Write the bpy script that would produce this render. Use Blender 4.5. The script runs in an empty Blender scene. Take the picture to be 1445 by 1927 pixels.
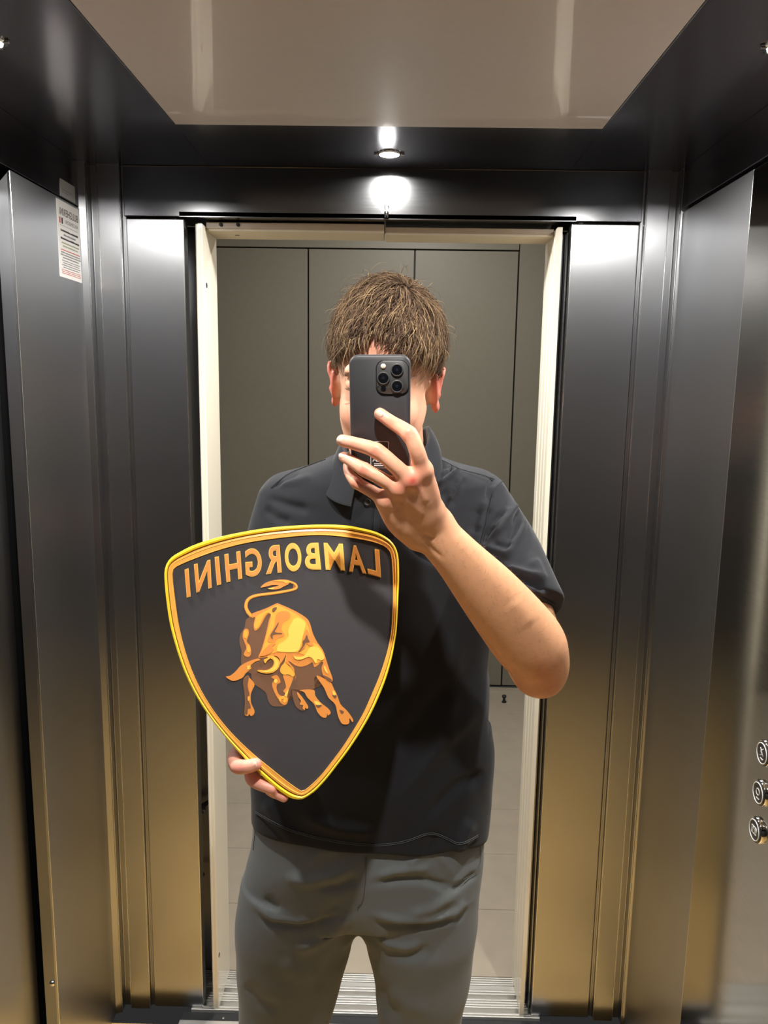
import bpy, bmesh, math, random
import numpy as np
from mathutils import Vector, Matrix
random.seed(7); rng = np.random.default_rng(7)
scene = bpy.context.scene
COL = scene.collection

# ------------------------------------------------------------------ camera
W, H = 1445., 1927.
F = 1465.
CX, CY = W/2, H/2
ZC = 1.62
vd = np.array([747-CX, 725-CY, F]); vd /= np.linalg.norm(vd)
vv = np.array([590-CX, 9700-CY, F]); vv /= np.linalg.norm(vv)
vv = vv-vd*(vv@vd); vv /= np.linalg.norm(vv)
vx = np.cross(vv, vd)
R = np.stack([vx, vd, -vv])
CAMP = np.array([0, 0, ZC])
cam_d = bpy.data.cameras.new('camera'); cam = bpy.data.objects.new('camera', cam_d); COL.objects.link(cam)
cam_d.sensor_fit = 'VERTICAL'; cam_d.sensor_height = 24; cam_d.sensor_width = 18
cam_d.lens = F/H*24; cam_d.clip_start = .02; cam_d.clip_end = 50
M = Matrix.Identity(4)
for r in range(3):
    M[r][0] = R[r, 0]; M[r][1] = -R[r, 1]; M[r][2] = -R[r, 2]; M[r][3] = CAMP[r]
cam.matrix_world = M
scene.camera = cam

# ------------------------------------------------------------------ world, light, exposure
SPOT_W = 10.5          # each recessed lamp of the lift car
LANDING_W = 28.0        # lamp added to light the landing outside
wd = bpy.data.worlds.new('world'); scene.world = wd; wd.use_nodes = True
wd.node_tree.nodes['Background'].inputs[0].default_value = (.5, .5, .5, 1)
wd.node_tree.nodes['Background'].inputs[1].default_value = .05
vs = scene.view_settings
vs.view_transform = 'Standard'; vs.look = 'None'; vs.gamma = 1; vs.exposure = 0.0
try: vs.use_curve_mapping = False
except Exception: pass

# ------------------------------------------------------------------ pixel <-> place
def ray(u, v): return R@np.array([u-CX, v-CY, F])
def P(u, v, Y):
    d = ray(u, v); return CAMP+d*(Y/d[1])
def PX(u, v, X):
    d = ray(u, v); return CAMP+d*(X/d[0])
def proj(p):
    c = (np.asarray(p)-CAMP)@R
    return np.stack([c[..., 0]/c[..., 2]*F+CX, c[..., 1]/c[..., 2]*F+CY], -1)
def lin(r, g, b):
    f = lambda c: (c/255/12.92) if c/255 <= .04045 else ((c/255+.055)/1.055)**2.4
    return (f(r), f(g), f(b))

# ------------------------------------------------------------------ materials
def mat(name, col, rough=.5, metal=0, spec=.5, noise=0, nscale=(20, 20, 20), bump=0, bscale=None, coat=0,
        rnoise=0, aniso=0, sheen=0, emit=None, es=0, ior=None, attr=None, sss=0, detail=4, coat_rough=.05):
    m = bpy.data.materials.new(name); m.use_nodes = True
    nt = m.node_tree; b = nt.nodes['Principled BSDF']
    b.inputs['Base Color'].default_value = (*col, 1); b.inputs['Roughness'].default_value = rough
    b.inputs['Metallic'].default_value = metal; b.inputs['Specular IOR Level'].default_value = spec
    b.inputs['Coat Weight'].default_value = coat; b.inputs['Coat Roughness'].default_value = coat_rough
    b.inputs['Anisotropic'].default_value = aniso
    if ior: b.inputs['IOR'].default_value = ior
    if sheen:
        b.inputs['Sheen Weight'].default_value = sheen; b.inputs['Sheen Roughness'].default_value = .4
    if emit:
        b.inputs['Emission Color'].default_value = (*emit, 1); b.inputs['Emission Strength'].default_value = es
    if sss:
        b.inputs['Subsurface Weight'].default_value = sss
        b.inputs['Subsurface Radius'].default_value = (1, .35, .2); b.inputs['Subsurface Scale'].default_value = .006
    if aniso:
        tg = nt.nodes.new('ShaderNodeCombineXYZ'); tg.inputs[0].default_value = .7071; tg.inputs[1].default_value = .7071
        nt.links.new(tg.outputs[0], b.inputs['Tangent'])
    src = None
    if attr:
        a = nt.nodes.new('ShaderNodeAttribute'); a.attribute_name = attr; src = a.outputs['Color']
        nt.links.new(src, b.inputs['Base Color'])
    if noise or bump or rnoise:
        tc = nt.nodes.new('ShaderNodeTexCoord'); mp = nt.nodes.new('ShaderNodeMapping')
        mp.inputs['Scale'].default_value = nscale
        nt.links.new(tc.outputs['Object'], mp.inputs[0])
        n = nt.nodes.new('ShaderNodeTexNoise'); n.inputs['Scale'].default_value = 1; n.inputs['Detail'].default_value = detail
        nt.links.new(mp.outputs[0], n.inputs['Vector'])
        if noise:
            mr = nt.nodes.new('ShaderNodeMapRange'); mr.inputs[1].default_value = .25; mr.inputs[2].default_value = .75
            mr.inputs[3].default_value = 1-noise; mr.inputs[4].default_value = 1+noise
            nt.links.new(n.outputs['Fac'], mr.inputs[0])
            mx = nt.nodes.new('ShaderNodeVectorMath'); mx.operation = 'SCALE'
            if src: nt.links.new(src, mx.inputs[0])
            else: mx.inputs[0].default_value = col
            nt.links.new(mr.outputs[0], mx.inputs['Scale']); nt.links.new(mx.outputs[0], b.inputs['Base Color'])
        if rnoise:
            mr = nt.nodes.new('ShaderNodeMapRange'); mr.inputs[1].default_value = .25; mr.inputs[2].default_value = .75
            mr.inputs[3].default_value = rough-rnoise; mr.inputs[4].default_value = rough+rnoise
            nt.links.new(n.outputs['Fac'], mr.inputs[0]); nt.links.new(mr.outputs[0], b.inputs['Roughness'])
        if bump:
            nb = n
            if bscale:
                mp2 = nt.nodes.new('ShaderNodeMapping'); mp2.inputs['Scale'].default_value = bscale
                nt.links.new(tc.outputs['Object'], mp2.inputs[0])
                nb = nt.nodes.new('ShaderNodeTexNoise'); nb.inputs['Scale'].default_value = 1
                nt.links.new(mp2.outputs[0], nb.inputs['Vector'])
            bp = nt.nodes.new('ShaderNodeBump'); bp.inputs['Strength'].default_value = bump; bp.inputs['Distance'].default_value = .001
            nt.links.new(nb.outputs['Fac'], bp.inputs['Height']); nt.links.new(bp.outputs[0], b.inputs['Normal'])
    return m

STEEL = (.41, .42, .44)
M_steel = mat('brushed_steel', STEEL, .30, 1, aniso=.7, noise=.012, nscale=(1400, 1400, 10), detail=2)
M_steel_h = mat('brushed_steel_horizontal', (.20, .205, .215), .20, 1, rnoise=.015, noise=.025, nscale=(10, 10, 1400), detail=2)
M_soffit = mat('dark_polished_steel', (.33, .33, .37), .2, 1, rnoise=.015, noise=.02, nscale=(1400, 10, 1400), detail=2)
M_mirror_steel = mat('polished_steel', (.50, .49, .46), .10, 1, rnoise=.02, noise=.03, nscale=(6, 6, 500))
M_back = mat('reflection_darkener', (.012, .012, .014), .5)  # black put on the unseen end wall so the steel reflects dark
M_edge = mat('steel_edge_highlight', (.6, .61, .62), .2, 1)  # brighter copy of the steel: edge highlights put into the colour
M_chrome = mat('chrome', (.8, .8, .8), .08, 1)
M_black = mat('black_gap', (.006, .006, .007), .6)
M_rubber = mat('dark_rubber', (.018, .02, .022), .45, noise=.2, nscale=(300, 300, 300))
M_ceiling = mat('beige_gloss_laminate', lin(198, 190, 184), .35, 0, .5, noise=.02, nscale=(60, 60, 60), coat=.6, coat_rough=.04)
M_floor = mat('tan_floor', lin(240, 197, 124), .35, noise=.10, nscale=(6, 60, 6))
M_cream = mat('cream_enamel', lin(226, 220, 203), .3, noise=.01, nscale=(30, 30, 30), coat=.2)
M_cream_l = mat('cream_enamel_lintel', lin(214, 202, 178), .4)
M_cream_d = mat('cream_enamel_fascia_shaded', lin(170, 152, 126), .35, noise=.03, nscale=(30, 30, 4))  # brownish fascia cream, darkened to include shade under the transom
M_sill = mat('aluminium_sill', (.82, .81, .78), .38, .85, noise=.02, nscale=(40, 40, 40))
M_sill_d = mat('aluminium_sill_channel_shaded', (.50, .49, .46), .45, .7)  # same aluminium made darker: channel shade put into the colour
M_lwall = mat('olive_grey_panel', lin(130, 126, 114), .45, noise=.03, nscale=(40, 40, 40))
M_lfloor = mat('beige_tile', lin(172, 161, 145), .35, noise=.06, nscale=(14, 14, 14))
M_grout = mat('grout', lin(150, 140, 126), .8)
M_lceil = mat('white_plaster', (.75, .74, .7), .8)
M_paper = mat('white_sticker', (.86, .86, .85), .5)
M_paper_g = mat('grey_sticker', (.33, .34, .34), .4)
M_ink = mat('black_ink', (.02, .02, .02), .6)
M_ink_g = mat('grey_ink', (.25, .25, .25), .6)
M_ink_r = mat('red_ink', (.55, .12, .10), .6)
M_ink_o = mat('olive_ink', (.35, .38, .24), .6)
M_lens = mat('lamp_lens', (1, 1, 1), .4, emit=(1, .96, .88), es=40)
M_lamp2 = mat('landing_fill_lens', (1, 1, 1), .4, emit=(1, .93, .8), es=4)  # glowing face of the added landing lamp
M_white = mat('white_print', (.8, .8, .78), .4)

# ------------------------------------------------------------------ helpers
def link(o, parent=None):
    COL.objects.link(o)
    if parent is not None: o.parent = parent
    return o
def mesh_obj(name, verts, faces, m, parent=None, smooth=False, loc=None):
    me = bpy.data.meshes.new(name)
    me.from_pydata([tuple(map(float, v)) for v in verts], [], faces); me.update()
    if smooth: me.polygons.foreach_set('use_smooth', [True]*len(me.polygons))
    o = bpy.data.objects.new(name, me)
    if m: me.materials.append(m)
    if loc is not None: o.location = loc
    return link(o, parent)
def bm_obj(name, bm, m, parent=None, smooth=False):
    me = bpy.data.meshes.new(name); bm.to_mesh(me); bm.free()
    if smooth: me.polygons.foreach_set('use_smooth', [True]*len(me.polygons))
    me.materials.append(m); o = bpy.data.objects.new(name, me)
    return link(o, parent)
def add_box(bm, x0, x1, y0, y1, z0, z1, bev=0, seg=2):
    r = bmesh.ops.create_cube(bm, size=1)
    vs = r['verts']
    for v in vs:
        v.co = Vector(((x0+x1)/2+v.co.x*(x1-x0), (y0+y1)/2+v.co.y*(y1-y0), (z0+z1)/2+v.co.z*(z1-z0)))
    if bev:
        es = set(e for v in vs for e in v.link_edges)
        bmesh.ops.bevel(bm, geom=list(es), offset=bev, segments=seg, affect='EDGES', profile=.5)
def box(name, x0, x1, y0, y1, z0, z1, m, parent=None, bev=.001, seg=2):
    bm = bmesh.new(); add_box(bm, x0, x1, y0, y1, z0, z1, bev, seg); return bm_obj(name, bm, m, parent)
def prism(name, poly, z0, z1, m, parent=None, bev=0, frame=None):
    """polygon (x,y) extruded z0..z1, optional frame function (x,y,z)->world"""
    bm = bmesh.new()
    a = [bm.verts.new((p[0], p[1], z0)) for p in poly]; b = [bm.verts.new((p[0], p[1], z1)) for p in poly]
    n = len(poly)
    for i in range(n): bm.faces.new((a[i], a[(i+1) % n], b[(i+1) % n], b[i]))
    t = bm.faces.new(b); d = bm.faces.new(a[::-1])
    if bev:
        es = [e for e in bm.edges if abs(e.verts[0].co.z-e.verts[1].co.z) > 1e-6]
        bmesh.ops.bevel(bm, geom=es, offset=bev, segments=2, affect='EDGES', profile=.5)
    bmesh.ops.triangulate(bm, faces=[f for f in bm.faces if len(f.verts) > 4])
    bmesh.ops.recalc_face_normals(bm, faces=bm.faces)
    if frame:
        for v in bm.verts: v.co = Vector(frame(*v.co))
    return bm_obj(name, bm, m, parent)
def lathe(name, prof, m, parent=None, axis=(0, 0, 1), origin=(0, 0, 0), n=32, smooth=True):
    """prof: list of (r, h) along axis"""
    ax = Vector(axis).normalized(); q = Vector((0, 0, 1)).rotation_difference(ax)
    vs_, fs = [], []
    for (r, h) in prof:
        for i in range(n):
            a = 2*math.pi*i/n
            vs_.append(q@Vector((r*math.cos(a), r*math.sin(a), h))+Vector(origin))
    for k in range(len(prof)-1):
        for i in range(n):
            j = (i+1) % n
            fs.append((k*n+i, k*n+j, (k+1)*n+j, (k+1)*n+i))
    fs.append(tuple(range(n))[::-1]); fs.append(tuple((len(prof)-1)*n+i for i in range(n)))
    o = mesh_obj(name, vs_, fs, m, parent, smooth)
    if smooth:
        try:
            o.data.set_sharp_from_angle(angle=math.radians(40))
        except Exception: pass
    return o
def tube(name, pts, rad, m, parent=None, n=8, closed=False):
    pts = [np.asarray(p, float) for p in pts]; N = len(pts)
    rad = [rad]*N if np.isscalar(rad) else rad
    vs_, fs = [], []; up = None
    for i, p in enumerate(pts):
        if closed: t = pts[(i+1) % N]-pts[i-1]
        else: t = pts[min(i+1, N-1)]-pts[max(i-1, 0)]
        t /= np.linalg.norm(t)+1e-12
        if up is None:
            up = np.cross(t, [0, 0, 1.]) if abs(t[2]) < .9 else np.cross(t, [0, 1., 0])
        up = up-t*(up@t); up /= np.linalg.norm(up); s = np.cross(t, up)
        for k in range(n):
            a = 2*math.pi*k/n; vs_.append(p+rad[i]*(math.cos(a)*up+math.sin(a)*s))
    for i in range(N if closed else N-1):
        j = (i+1) % N
        for k in range(n):
            l = (k+1) % n; fs.append((i*n+k, i*n+l, j*n+l, j*n+k))
    if not closed: fs.append(tuple(range(n))[::-1]); fs.append(tuple((N-1)*n+k for k in range(n)))
    return mesh_obj(name, vs_, fs, m, parent, True)
def empty(name, loc=(0, 0, 0), parent=None):
    o = bpy.data.objects.new(name, None); o.location = loc; o.empty_display_size = .05
    return link(o, parent)
def tag(o, label=None, cat=None, group=None, kind=None):
    if label: o['label'] = label
    if cat: o['category'] = cat
    if group: o['group'] = group
    if kind: o['kind'] = kind
    return o
def struct(o, label=None, cat=None):
    o['kind'] = 'structure'
    if label: o['label'] = label
    if cat: o['category'] = cat
    return o
def rehome(o, loc):
    """move an Empty's origin to loc after its children were built in place"""
    for c in o.children: c.location = c.location-Vector(loc)
    o.location = loc

# ================================================================== STRUCTURE : the lift car
ZS = 2.088                     # underside of the ceiling frame
YF = 1.80                      # front (door) wall
YM = 0.475                     # plane of the mirror the picture is taken in; the car is repeated beyond it
YB = 2*YM-YF                   # the wall behind the viewer
XL, XR = -.70, .61
DL, DR = -.48, .379            # door opening between the return panels
ZD = 1.981                     # underside of the transom

fl = struct(box('floor', XL-.12, XR+.12, YB-.05, 1.745, -.06, -.002, M_floor, bev=0), 'tan floor of the lift car', 'floor')
th = struct(box('trim_1', DL-.05, DR+.05, 1.742, 1.757, -.05, .002, M_sill), 'thin metal edge strip of the lift car floor', 'floor trim')
gp = struct(box('trim_2', DL-.05, DR+.05, 1.757, 1.792, -.05, -.006, M_rubber), 'dark threshold strip in front of the door sill', 'threshold')
box('screw', -.424, -.418, 1.770, 1.776, -.007, -.004, M_chrome, gp, bev=.001)

# ---- front wall: transom, two return panels, corner columns
wf = struct(empty('wall_front', (0, YF, 0)), 'brushed dark steel wall around the open lift door', 'wall')
def ch(o, par):                # parent an object built in world space to an Empty that sits elsewhere
    o.parent = par; o.location = Vector(o.location)-par.location; return o
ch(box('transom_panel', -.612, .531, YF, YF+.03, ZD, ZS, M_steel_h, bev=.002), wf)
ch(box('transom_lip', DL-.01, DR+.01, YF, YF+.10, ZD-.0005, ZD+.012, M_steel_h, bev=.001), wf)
ch(box('return_panel', -.608, DL, YF, YF+.035, 0, ZD-.004, M_steel, bev=.0025, seg=3), wf)
ch(box('return_panel', DR, .527, YF, YF+.035, 0, ZD-.004, M_steel, bev=.0025, seg=3), wf)
ch(box('fold_highlight', DL-.0022, DL+.0006, YF-.0008, YF+.002, 0, ZD-.006, M_edge, bev=.0007), wf)  # bright strips stand in for highlights along the folds
ch(box('fold_highlight', DR-.0006, DR+.0022, YF-.0008, YF+.002, 0, ZD-.006, M_edge, bev=.0007), wf)
def column(s, x0):
    # plan profile of a folded corner column, s=-1 left, +1 right; x measured outwards from x0
    pts = [(0, YF+.03), (0, YF+.006), (.008, YF+.006), (.009, YF-.008), (.057, YF-.008), (.058, YF+.004), (.076, YF+.004),
           (.077, YF-.022), (.0935, YF-.028), (.0945, YF-.012), (.104, YF-.012), (.104, YF+.03)]
    poly = [(x0+s*a, b) for a, b in pts]
    if s < 0: poly = poly[::-1]
    o = prism('corner_column', poly, 0, ZS, M_steel, None, bev=.0018)
    for a, y in ((.0085, YF-.0085), (.0572, YF-.0085), (.0765, YF-.0225), (.0938, YF-.0285)):
        xa = x0+s*a; ch(box('fold_highlight', xa-.0013, xa+.0013, y, y+.003, 0, ZS-.002, M_edge, bev=.0007), wf)  # bright strips added as highlight lines on the column folds
    return ch(o, wf)
column(-1, -.609); column(1, .529)

# ---- side walls
wl = struct(empty('wall_left', (XL-.08, YM, 0)), 'dark brushed steel side wall of the lift car, left', 'wall')
ch(box('backing', XL-.10, XL-.085, YB-.05, YF+.03, 0, ZS+.04, M_black, bev=0), wl)
ZP = 1.990
def left_panel(y0, y1, x=XL):
    """sheet with a folded, mitred near edge"""
    t = .030
    prof = [(x-t, y0+.004), (x-.0015, y0), (x, y0+.0015), (x, y1), (x-t, y1)]
    bm = bmesh.new(); lo = [bm.verts.new((a, b, .0)) for a, b in prof]
    tops = [ZP-.028, ZP-.0015, ZP, ZP, ZP-.028]
    hi = [bm.verts.new((a, b, z)) for (a, b), z in zip(prof, tops)]
    n = len(prof)
    for i in range(n): bm.faces.new((lo[i], lo[(i+1) % n], hi[(i+1) % n], hi[i]))
    bm.faces.new(hi); bm.faces.new(lo[::-1])
    bmesh.ops.triangulate(bm, faces=[f for f in bm.faces if len(f.verts) > 4])
    bmesh.ops.recalc_face_normals(bm, faces=bm.faces)
    return bm_obj('wall_panel', bm, M_steel)
ch(left_panel(1.462, 1.772), wl)
ch(box('panel_highlight', XL-.0045, XL+.0012, 1.4600, 1.4632, 0, ZP-.004, M_edge, bev=.0008), wl)  # bright strip as the highlight of the near edge
ch(box('wall_panel', XL-.06, XL-.046, 2*YM-1.462, 1.470, 0, ZP+.01, M_steel, bev=.002), wl)
ch(box('wall_panel', XL-.03, XL, YB, 2*YM-1.462-.01, 0, ZP, M_steel, bev=.002), wl)
ch(box('frieze_panel', XL-.03, XL-.001, YB, YF-.03, ZP+.004, ZS, M_soffit, bev=.001), wl)
ch(lathe('screw', [(.0001, .004), (.004, .0035), (.0062, .0015), (.0065, 0), (.0065, -.004)], M_chrome, None, (0, -1, 0), P(98.5, 1851, 1.4625), 20), wl)

wr = struct(empty('wall_right', (XR+.08, YM, 0)), 'dark brushed steel side wall of the lift car, right', 'wall')
ch(box('backing', XR+.05, XR+.065, YB-.05, YF+.03, 0, ZS+.04, M_black, bev=0), wr)
YC = 1.432
ch(box('wall_panel', XR, XR+.03, YC+.001, 1.770, 0, 1.998, M_steel, bev=.0012), wr)
ch(box('panel_highlight', XR-.0006, XR+.004, YC-.0008, YC+.0016, 0, 1.994, M_edge, bev=.0005), wr)  # bright strip as the highlight along the panel joint
ch(box('wall_panel', XR, XR+.03, YB, .80, 0, 1.998, M_steel, bev=.002), wr)
ch(box('frieze_panel', XR-.004, XR+.03, YB, YF-.03, 2.004, ZS, M_soffit, bev=.001), wr)

wb = struct(box('wall_back', XL-.1, XR+.1, YB-.04, YB, 0, ZS+.04, M_back, bev=0), 'unseen wall behind the viewer, blackened to darken the steel reflections', 'wall')

# ---- ceiling: dark frame with two glossy beige panels
ce = struct(empty('ceiling', (0, YM, ZS)), 'lift car ceiling: dark steel frame around beige panel', 'ceiling')
OX0, OX1, OY0, OY1 = -.418, .369, .735, 1.522
T = .012
def cbox(name, *a, **k): return ch(box(name, *a, **k), ce)
cbox('frame_bar', XL-.1, OX0, YB-.05, YF+.03, ZS, ZS+T, M_soffit, bev=.001)
cbox('frame_bar', OX1, XR+.06, YB-.05, YF+.03, ZS, ZS+T, M_soffit, bev=.001)
cbox('frame_bar', OX0, OX1, OY1, YF+.03, ZS, ZS+T, M_soffit, bev=.001)
cbox('frame_bar', OX0, OX1, 2*YM-OY0, OY0, ZS, ZS+T, M_soffit, bev=.001)
cbox('frame_bar', OX0, OX1, YB-.05, 2*YM-OY1, ZS, ZS+T, M_soffit, bev=.001)
cbox('ceiling_panel', OX0+.003, OX1-.003, OY0+.003, OY1-.004, ZS-.002, ZS+.02, M_ceiling, bev=.0015)
cbox('ceiling_panel', OX0+.003, OX1-.003, 2*YM-OY1+.003, 2*YM-OY0-.003, ZS-.002, ZS+.02, M_ceiling, bev=.0015)
cbox('roof_sheet', XL-.12, XR+.12, YB-.06, YF+.04, ZS+.03, ZS+.04, M_black, bev=0)

# ---- landing doorway: cream frame, sill
dr = struct(empty('door_1', (-.045, 1.86, 0)), 'open doorway with cream enamelled landing frame', 'door')
def dch(o): return ch(o, dr)
JY0, JY1 = 1.795, 1.935
# left jamb: front nib plus plain reveal
dch(box('door_jamb', -.449, -.4375, JY0, JY1, .001, 1.968, M_cream, bev=.003, seg=3))
dch(box('jamb_edge_bead', -.4525, -.4465, JY0-.002, JY0+.012, .001, 1.966, M_cream, bev=.0025, seg=3))
# right jamb: fluted reveal
flute = [(.3475, JY0), (.3475, 1.822), (.3495, 1.825), (.3495, 1.829), (.3475, 1.832), (.3475, 1.856), (.3500, 1.859), (.3500, 1.864), (.3475, 1.867),
         (.3475, 1.893), (.3500, 1.896), (.3500, 1.901), (.3475, 1.904), (.3475, JY1), (.358, JY1), (.358, JY0)]
dch(prism('door_jamb', [(x, y) for x, y in flute], .001, 1.968, M_cream))
# retracted door leaves seen edge-on beside the right jamb, steel pocket linings on both sides
for k, (x, w, y) in enumerate([(.3610, .004, 1.83), (.3675, .0045, 1.845), (.3735, .004, 1.822)]):
    dch(box('door_leaf_edge', x, x+w, y, 1.93, .002, 1.962, M_steel, bev=.001))
dch(box('pocket_lining', .358, DR+.03, 1.934, 1.944, 0, 1.985, M_steel, bev=0))
dch(box('pocket_lining', -.52, -.4495, 1.934, 1.944, 0, 1.985, M_steel, bev=0))
dch(box('pocket_side', -.515, -.505, YF+.03, 1.94, 0, 1.985, M_steel, bev=0))
dch(box('pocket_side', DR+.022, DR+.032, YF+.03, 1.94, 0, 1.985, M_steel, bev=0))
# lintel: two lengths
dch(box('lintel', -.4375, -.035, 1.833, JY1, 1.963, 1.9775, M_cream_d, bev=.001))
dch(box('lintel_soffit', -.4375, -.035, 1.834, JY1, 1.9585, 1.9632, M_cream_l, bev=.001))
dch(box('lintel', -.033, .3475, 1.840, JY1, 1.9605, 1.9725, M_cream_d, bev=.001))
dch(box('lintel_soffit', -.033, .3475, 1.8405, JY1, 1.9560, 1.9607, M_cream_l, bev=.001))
dch(box('track_cover', DL, DR, 1.90, 1.94, 1.9775, 2.02, M_black, bev=0))
for u in (416, 448): dch(lathe('bolt', [(.0001, .006), (.003, .006), (.004, .004), (.004, -.002)], M_black, None, (0, -1, 0), P(u, 423, 1.8325), 14))
dch(box('slot', -.382, -.372, 1.880, 1.886, 1.9580, 1.9588, M_black, bev=0))
for v, Y, r in ((537, 1.815, .006), (1797, 1.825, .006)):
    p = PX(389 if v < 900 else 412.5, v, -.4373); dch(lathe('jamb_hole', [(.0001, .0003), (r, .0003), (r, -.001)], M_black, None, (1, 0, 0), p, 20))
# roller and catch hardware in the left pocket
q = P(385, 1520, 1.90)
dch(tube('latch_bar', [q+np.array([-.004, 0, -.006]), q+np.array([-.002, 0, .008]), q+np.array([.012, 0, .018])], [.006, .007, .005], M_black, None, 10))
dch(lathe('latch_roller', [(.0001, .005), (.005, .005), (.006, .003), (.006, -.003)], M_chrome, None, (0, -1, 0), q+np.array([-.004, -.006, -.006]), 18))
q = P(380, 1646, 1.90)
dch(lathe('bolt', [(.0001, .005), (.005, .005), (.0065, .003), (.0065, -.003)], M_black, None, (0, -1, 0), q, 18))
q = P(1007, 1665, 1.86)
dch(lathe('bolt', [(.0001, .004), (.004, .004), (.005, .002), (.005, -.002)], M_black, None, (0, -1, 0), q, 16))

si = struct(empty('trim_3', (-.05, 1.86, 0)), 'ribbed aluminium sill of the lift doorway', 'door sill')
y = 1.792
rows = [('rib', .005), ('gap', .003), ('rib', .006), ('groove', .017), ('rib', .005), ('gap', .0025), ('rib', .006), ('gap', .0025), ('rib', .006), ('gap', .0025),
        ('rib', .006), ('groove', .015), ('rib', .006), ('gap', .003), ('rib', .007), ('gap', .002), ('flat', .014), ('gap', .002), ('rib', .005), ('gap', .003),
        ('rib', .005), ('gap', .003), ('rib', .005), ('gap', .003), ('rib', .004)]
for kind, w in rows:
    z = {'rib': .002, 'gap': -.004, 'groove': -.014, 'flat': .0005}[kind]
    nm = {'rib': 'sill_rib', 'gap': 'sill_channel', 'groove': 'door_groove', 'flat': 'sill_plate'}[kind]
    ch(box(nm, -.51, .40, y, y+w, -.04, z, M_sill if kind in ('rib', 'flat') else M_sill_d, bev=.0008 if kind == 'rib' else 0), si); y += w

# ---- landing
lf = struct(box('floor_landing', -1.7, 1.7, 1.93, 4.06, -.06, -.004, M_grout, bev=0), 'beige tiled floor of the landing', 'floor')
tile_me = None
ys = [1.935, 2.218, 2.513, 2.808, 3.103, 3.398, 3.693, 3.988, 4.055]
for r in range(len(ys)-1):
    for c in range(-2, 2):
        x0 = c*1.18-.31; x1 = x0+1.1785
        x0 = max(x0, -1.69); x1 = min(x1, 1.69)
        if x1-x0 < .05: continue
        box('tile', x0, x1, ys[r]+.0008, ys[r+1]-.0008, -.02, 0, M_lfloor, lf, bev=.0008, seg=1)
lw = struct(box('wall_landing_back', -1.7, 1.7, 4.075, 4.12, 0, 2.75, M_black, bev=0), 'olive grey panelled wall across the landing', 'wall')
YW = 4.056
zt = 2.292
xs = [-1.527, -.992, -.457, .078, .599]
for a, b in zip(xs[:-1], xs[1:]):
    box('wall_panel', a+.004, b-.004, YW, YW+.02, .012, zt-.004, M_lwall, lw, bev=.0015)
box('wall_panel', .603, 1.69, YW, YW+.02, .012, zt+.10, M_lwall, lw, bev=.0015)
box('wall_panel', -1.69, .598, YW, YW+.02, zt+.003, 2.74, M_lwall, lw, bev=.0015)
box('wall_panel', .6, 1.69, YW, YW+.02, zt+.103, 2.74, M_lwall, lw, bev=.0015)
for s, nm in ((-1, 'wall_landing_left'), (1, 'wall_landing_right')):
    struct(box(nm, s*1.7 if s > 0 else -1.74, 1.74 if s > 0 else -1.7, 1.945, 4.1, 0, 2.75, M_lwall, bev=0), 'plain landing side wall beyond the doorway, '+('right' if s > 0 else 'left'), 'wall')
struct(box('ceiling_landing', -1.72, 1.72, 1.94, 4.1, 2.745, 2.78, M_lceil, bev=0), 'white ceiling of the landing', 'ceiling')
for nm, a in (('wall_landing_front', (-1.7, -.52)), ('wall_landing_front', (.40, 1.7))):
    struct(box(nm, a[0], a[1], 1.945, 1.965, 0, 2.75, M_lwall, bev=0), 'landing wall beside the lift doorway, '+('left' if a[0] < -1 else 'right'), 'wall')
struct(box('wall_landing_front', -.52, .40, 1.945, 1.965, 1.99, 2.75, M_lwall, bev=0), 'landing wall above the lift doorway', 'wall')
ds = empty('door_stop', P(948, 1326, 3.85)*np.array([1, 1, 0]))
lathe('stop_base', [(.012, 0), (.012, .005), (.009, .007), (.0001, .007)], M_black, ds, n=20)
lathe('stop_post', [(.007, .006), (.007, .024), (.011, .027), (.012, .036), (.007, .040), (.0001, .041)], M_rubber, ds, n=20)
tag(ds, 'small dark door stop on the landing floor near the far wall', 'door stop')

# ================================================================== LAMPS
def disc_light(name, loc, energy, size, color, parent):
    d = bpy.data.lights.new(name, 'AREA'); d.shape = 'DISK'; d.size = size; d.energy = energy; d.color = color; d.spread = math.radians(168)
    o = bpy.data.objects.new(name, d); o.location = loc; return link(o, parent)
def downlight(x, y, label, clips=0.0):
    e = empty('downlight', (x, y, ZS))
    lathe('lens', [(.0001, -.0035), (.012, -.0035), (.0195, -.0025), (.0205, .001)], M_lens, e, n=32)
    lathe('bezel', [(.0205, .0005), (.0205, -.003), (.0225, -.0042), (.0265, -.002), (.027, .0005)], M_chrome, e, n=32)
    for s in (-1, 1):
        bm = bmesh.new(); add_box(bm, s*.0265-.005, s*.0265+.005, -.003, .003, -.004, -.0005, .001)
        c = bm_obj('spring_clip', bm, M_chrome, e); c.rotation_euler.z = clips
    disc_light('lamp_light', (0, 0, -.0045), SPOT_W, .038, (1, .96, .90), e)
    return tag(e, label, 'downlight', 'recessed ceiling downlights')
downlight(-.024, 1.69, 'round recessed downlight above the doorway, in the middle of the ceiling frame')
downlight(-.582, 1.172, 'round recessed downlight at the left edge of the ceiling frame')
downlight(.522, 1.167, 'round recessed downlight at the right edge of the ceiling frame')
downlight(-.03, .60, 'recessed downlight overhead in front of the man, out of the picture')
ll = empty('landing_fill_lamp', (.1, 2.9, 2.745))  # lamp added to light the landing, its real source is unknown
lathe('shade', [(.12, 0), (.12, -.03), (.11, -.035), (.0001, -.035)], M_lamp2, ll)
lathe('rim', [(.12, 0), (.128, -.002), (.128, -.03), (.12, -.032)], M_chrome, ll)
d = bpy.data.lights.new('landing_fill_light', 'AREA'); d.energy = LANDING_W; d.shape = 'DISK'; d.size = .22; d.color = (1, .96, .9)
o = bpy.data.objects.new('landing_fill_light', d); o.location = (0, 0, -.04); link(o, ll)
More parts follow.
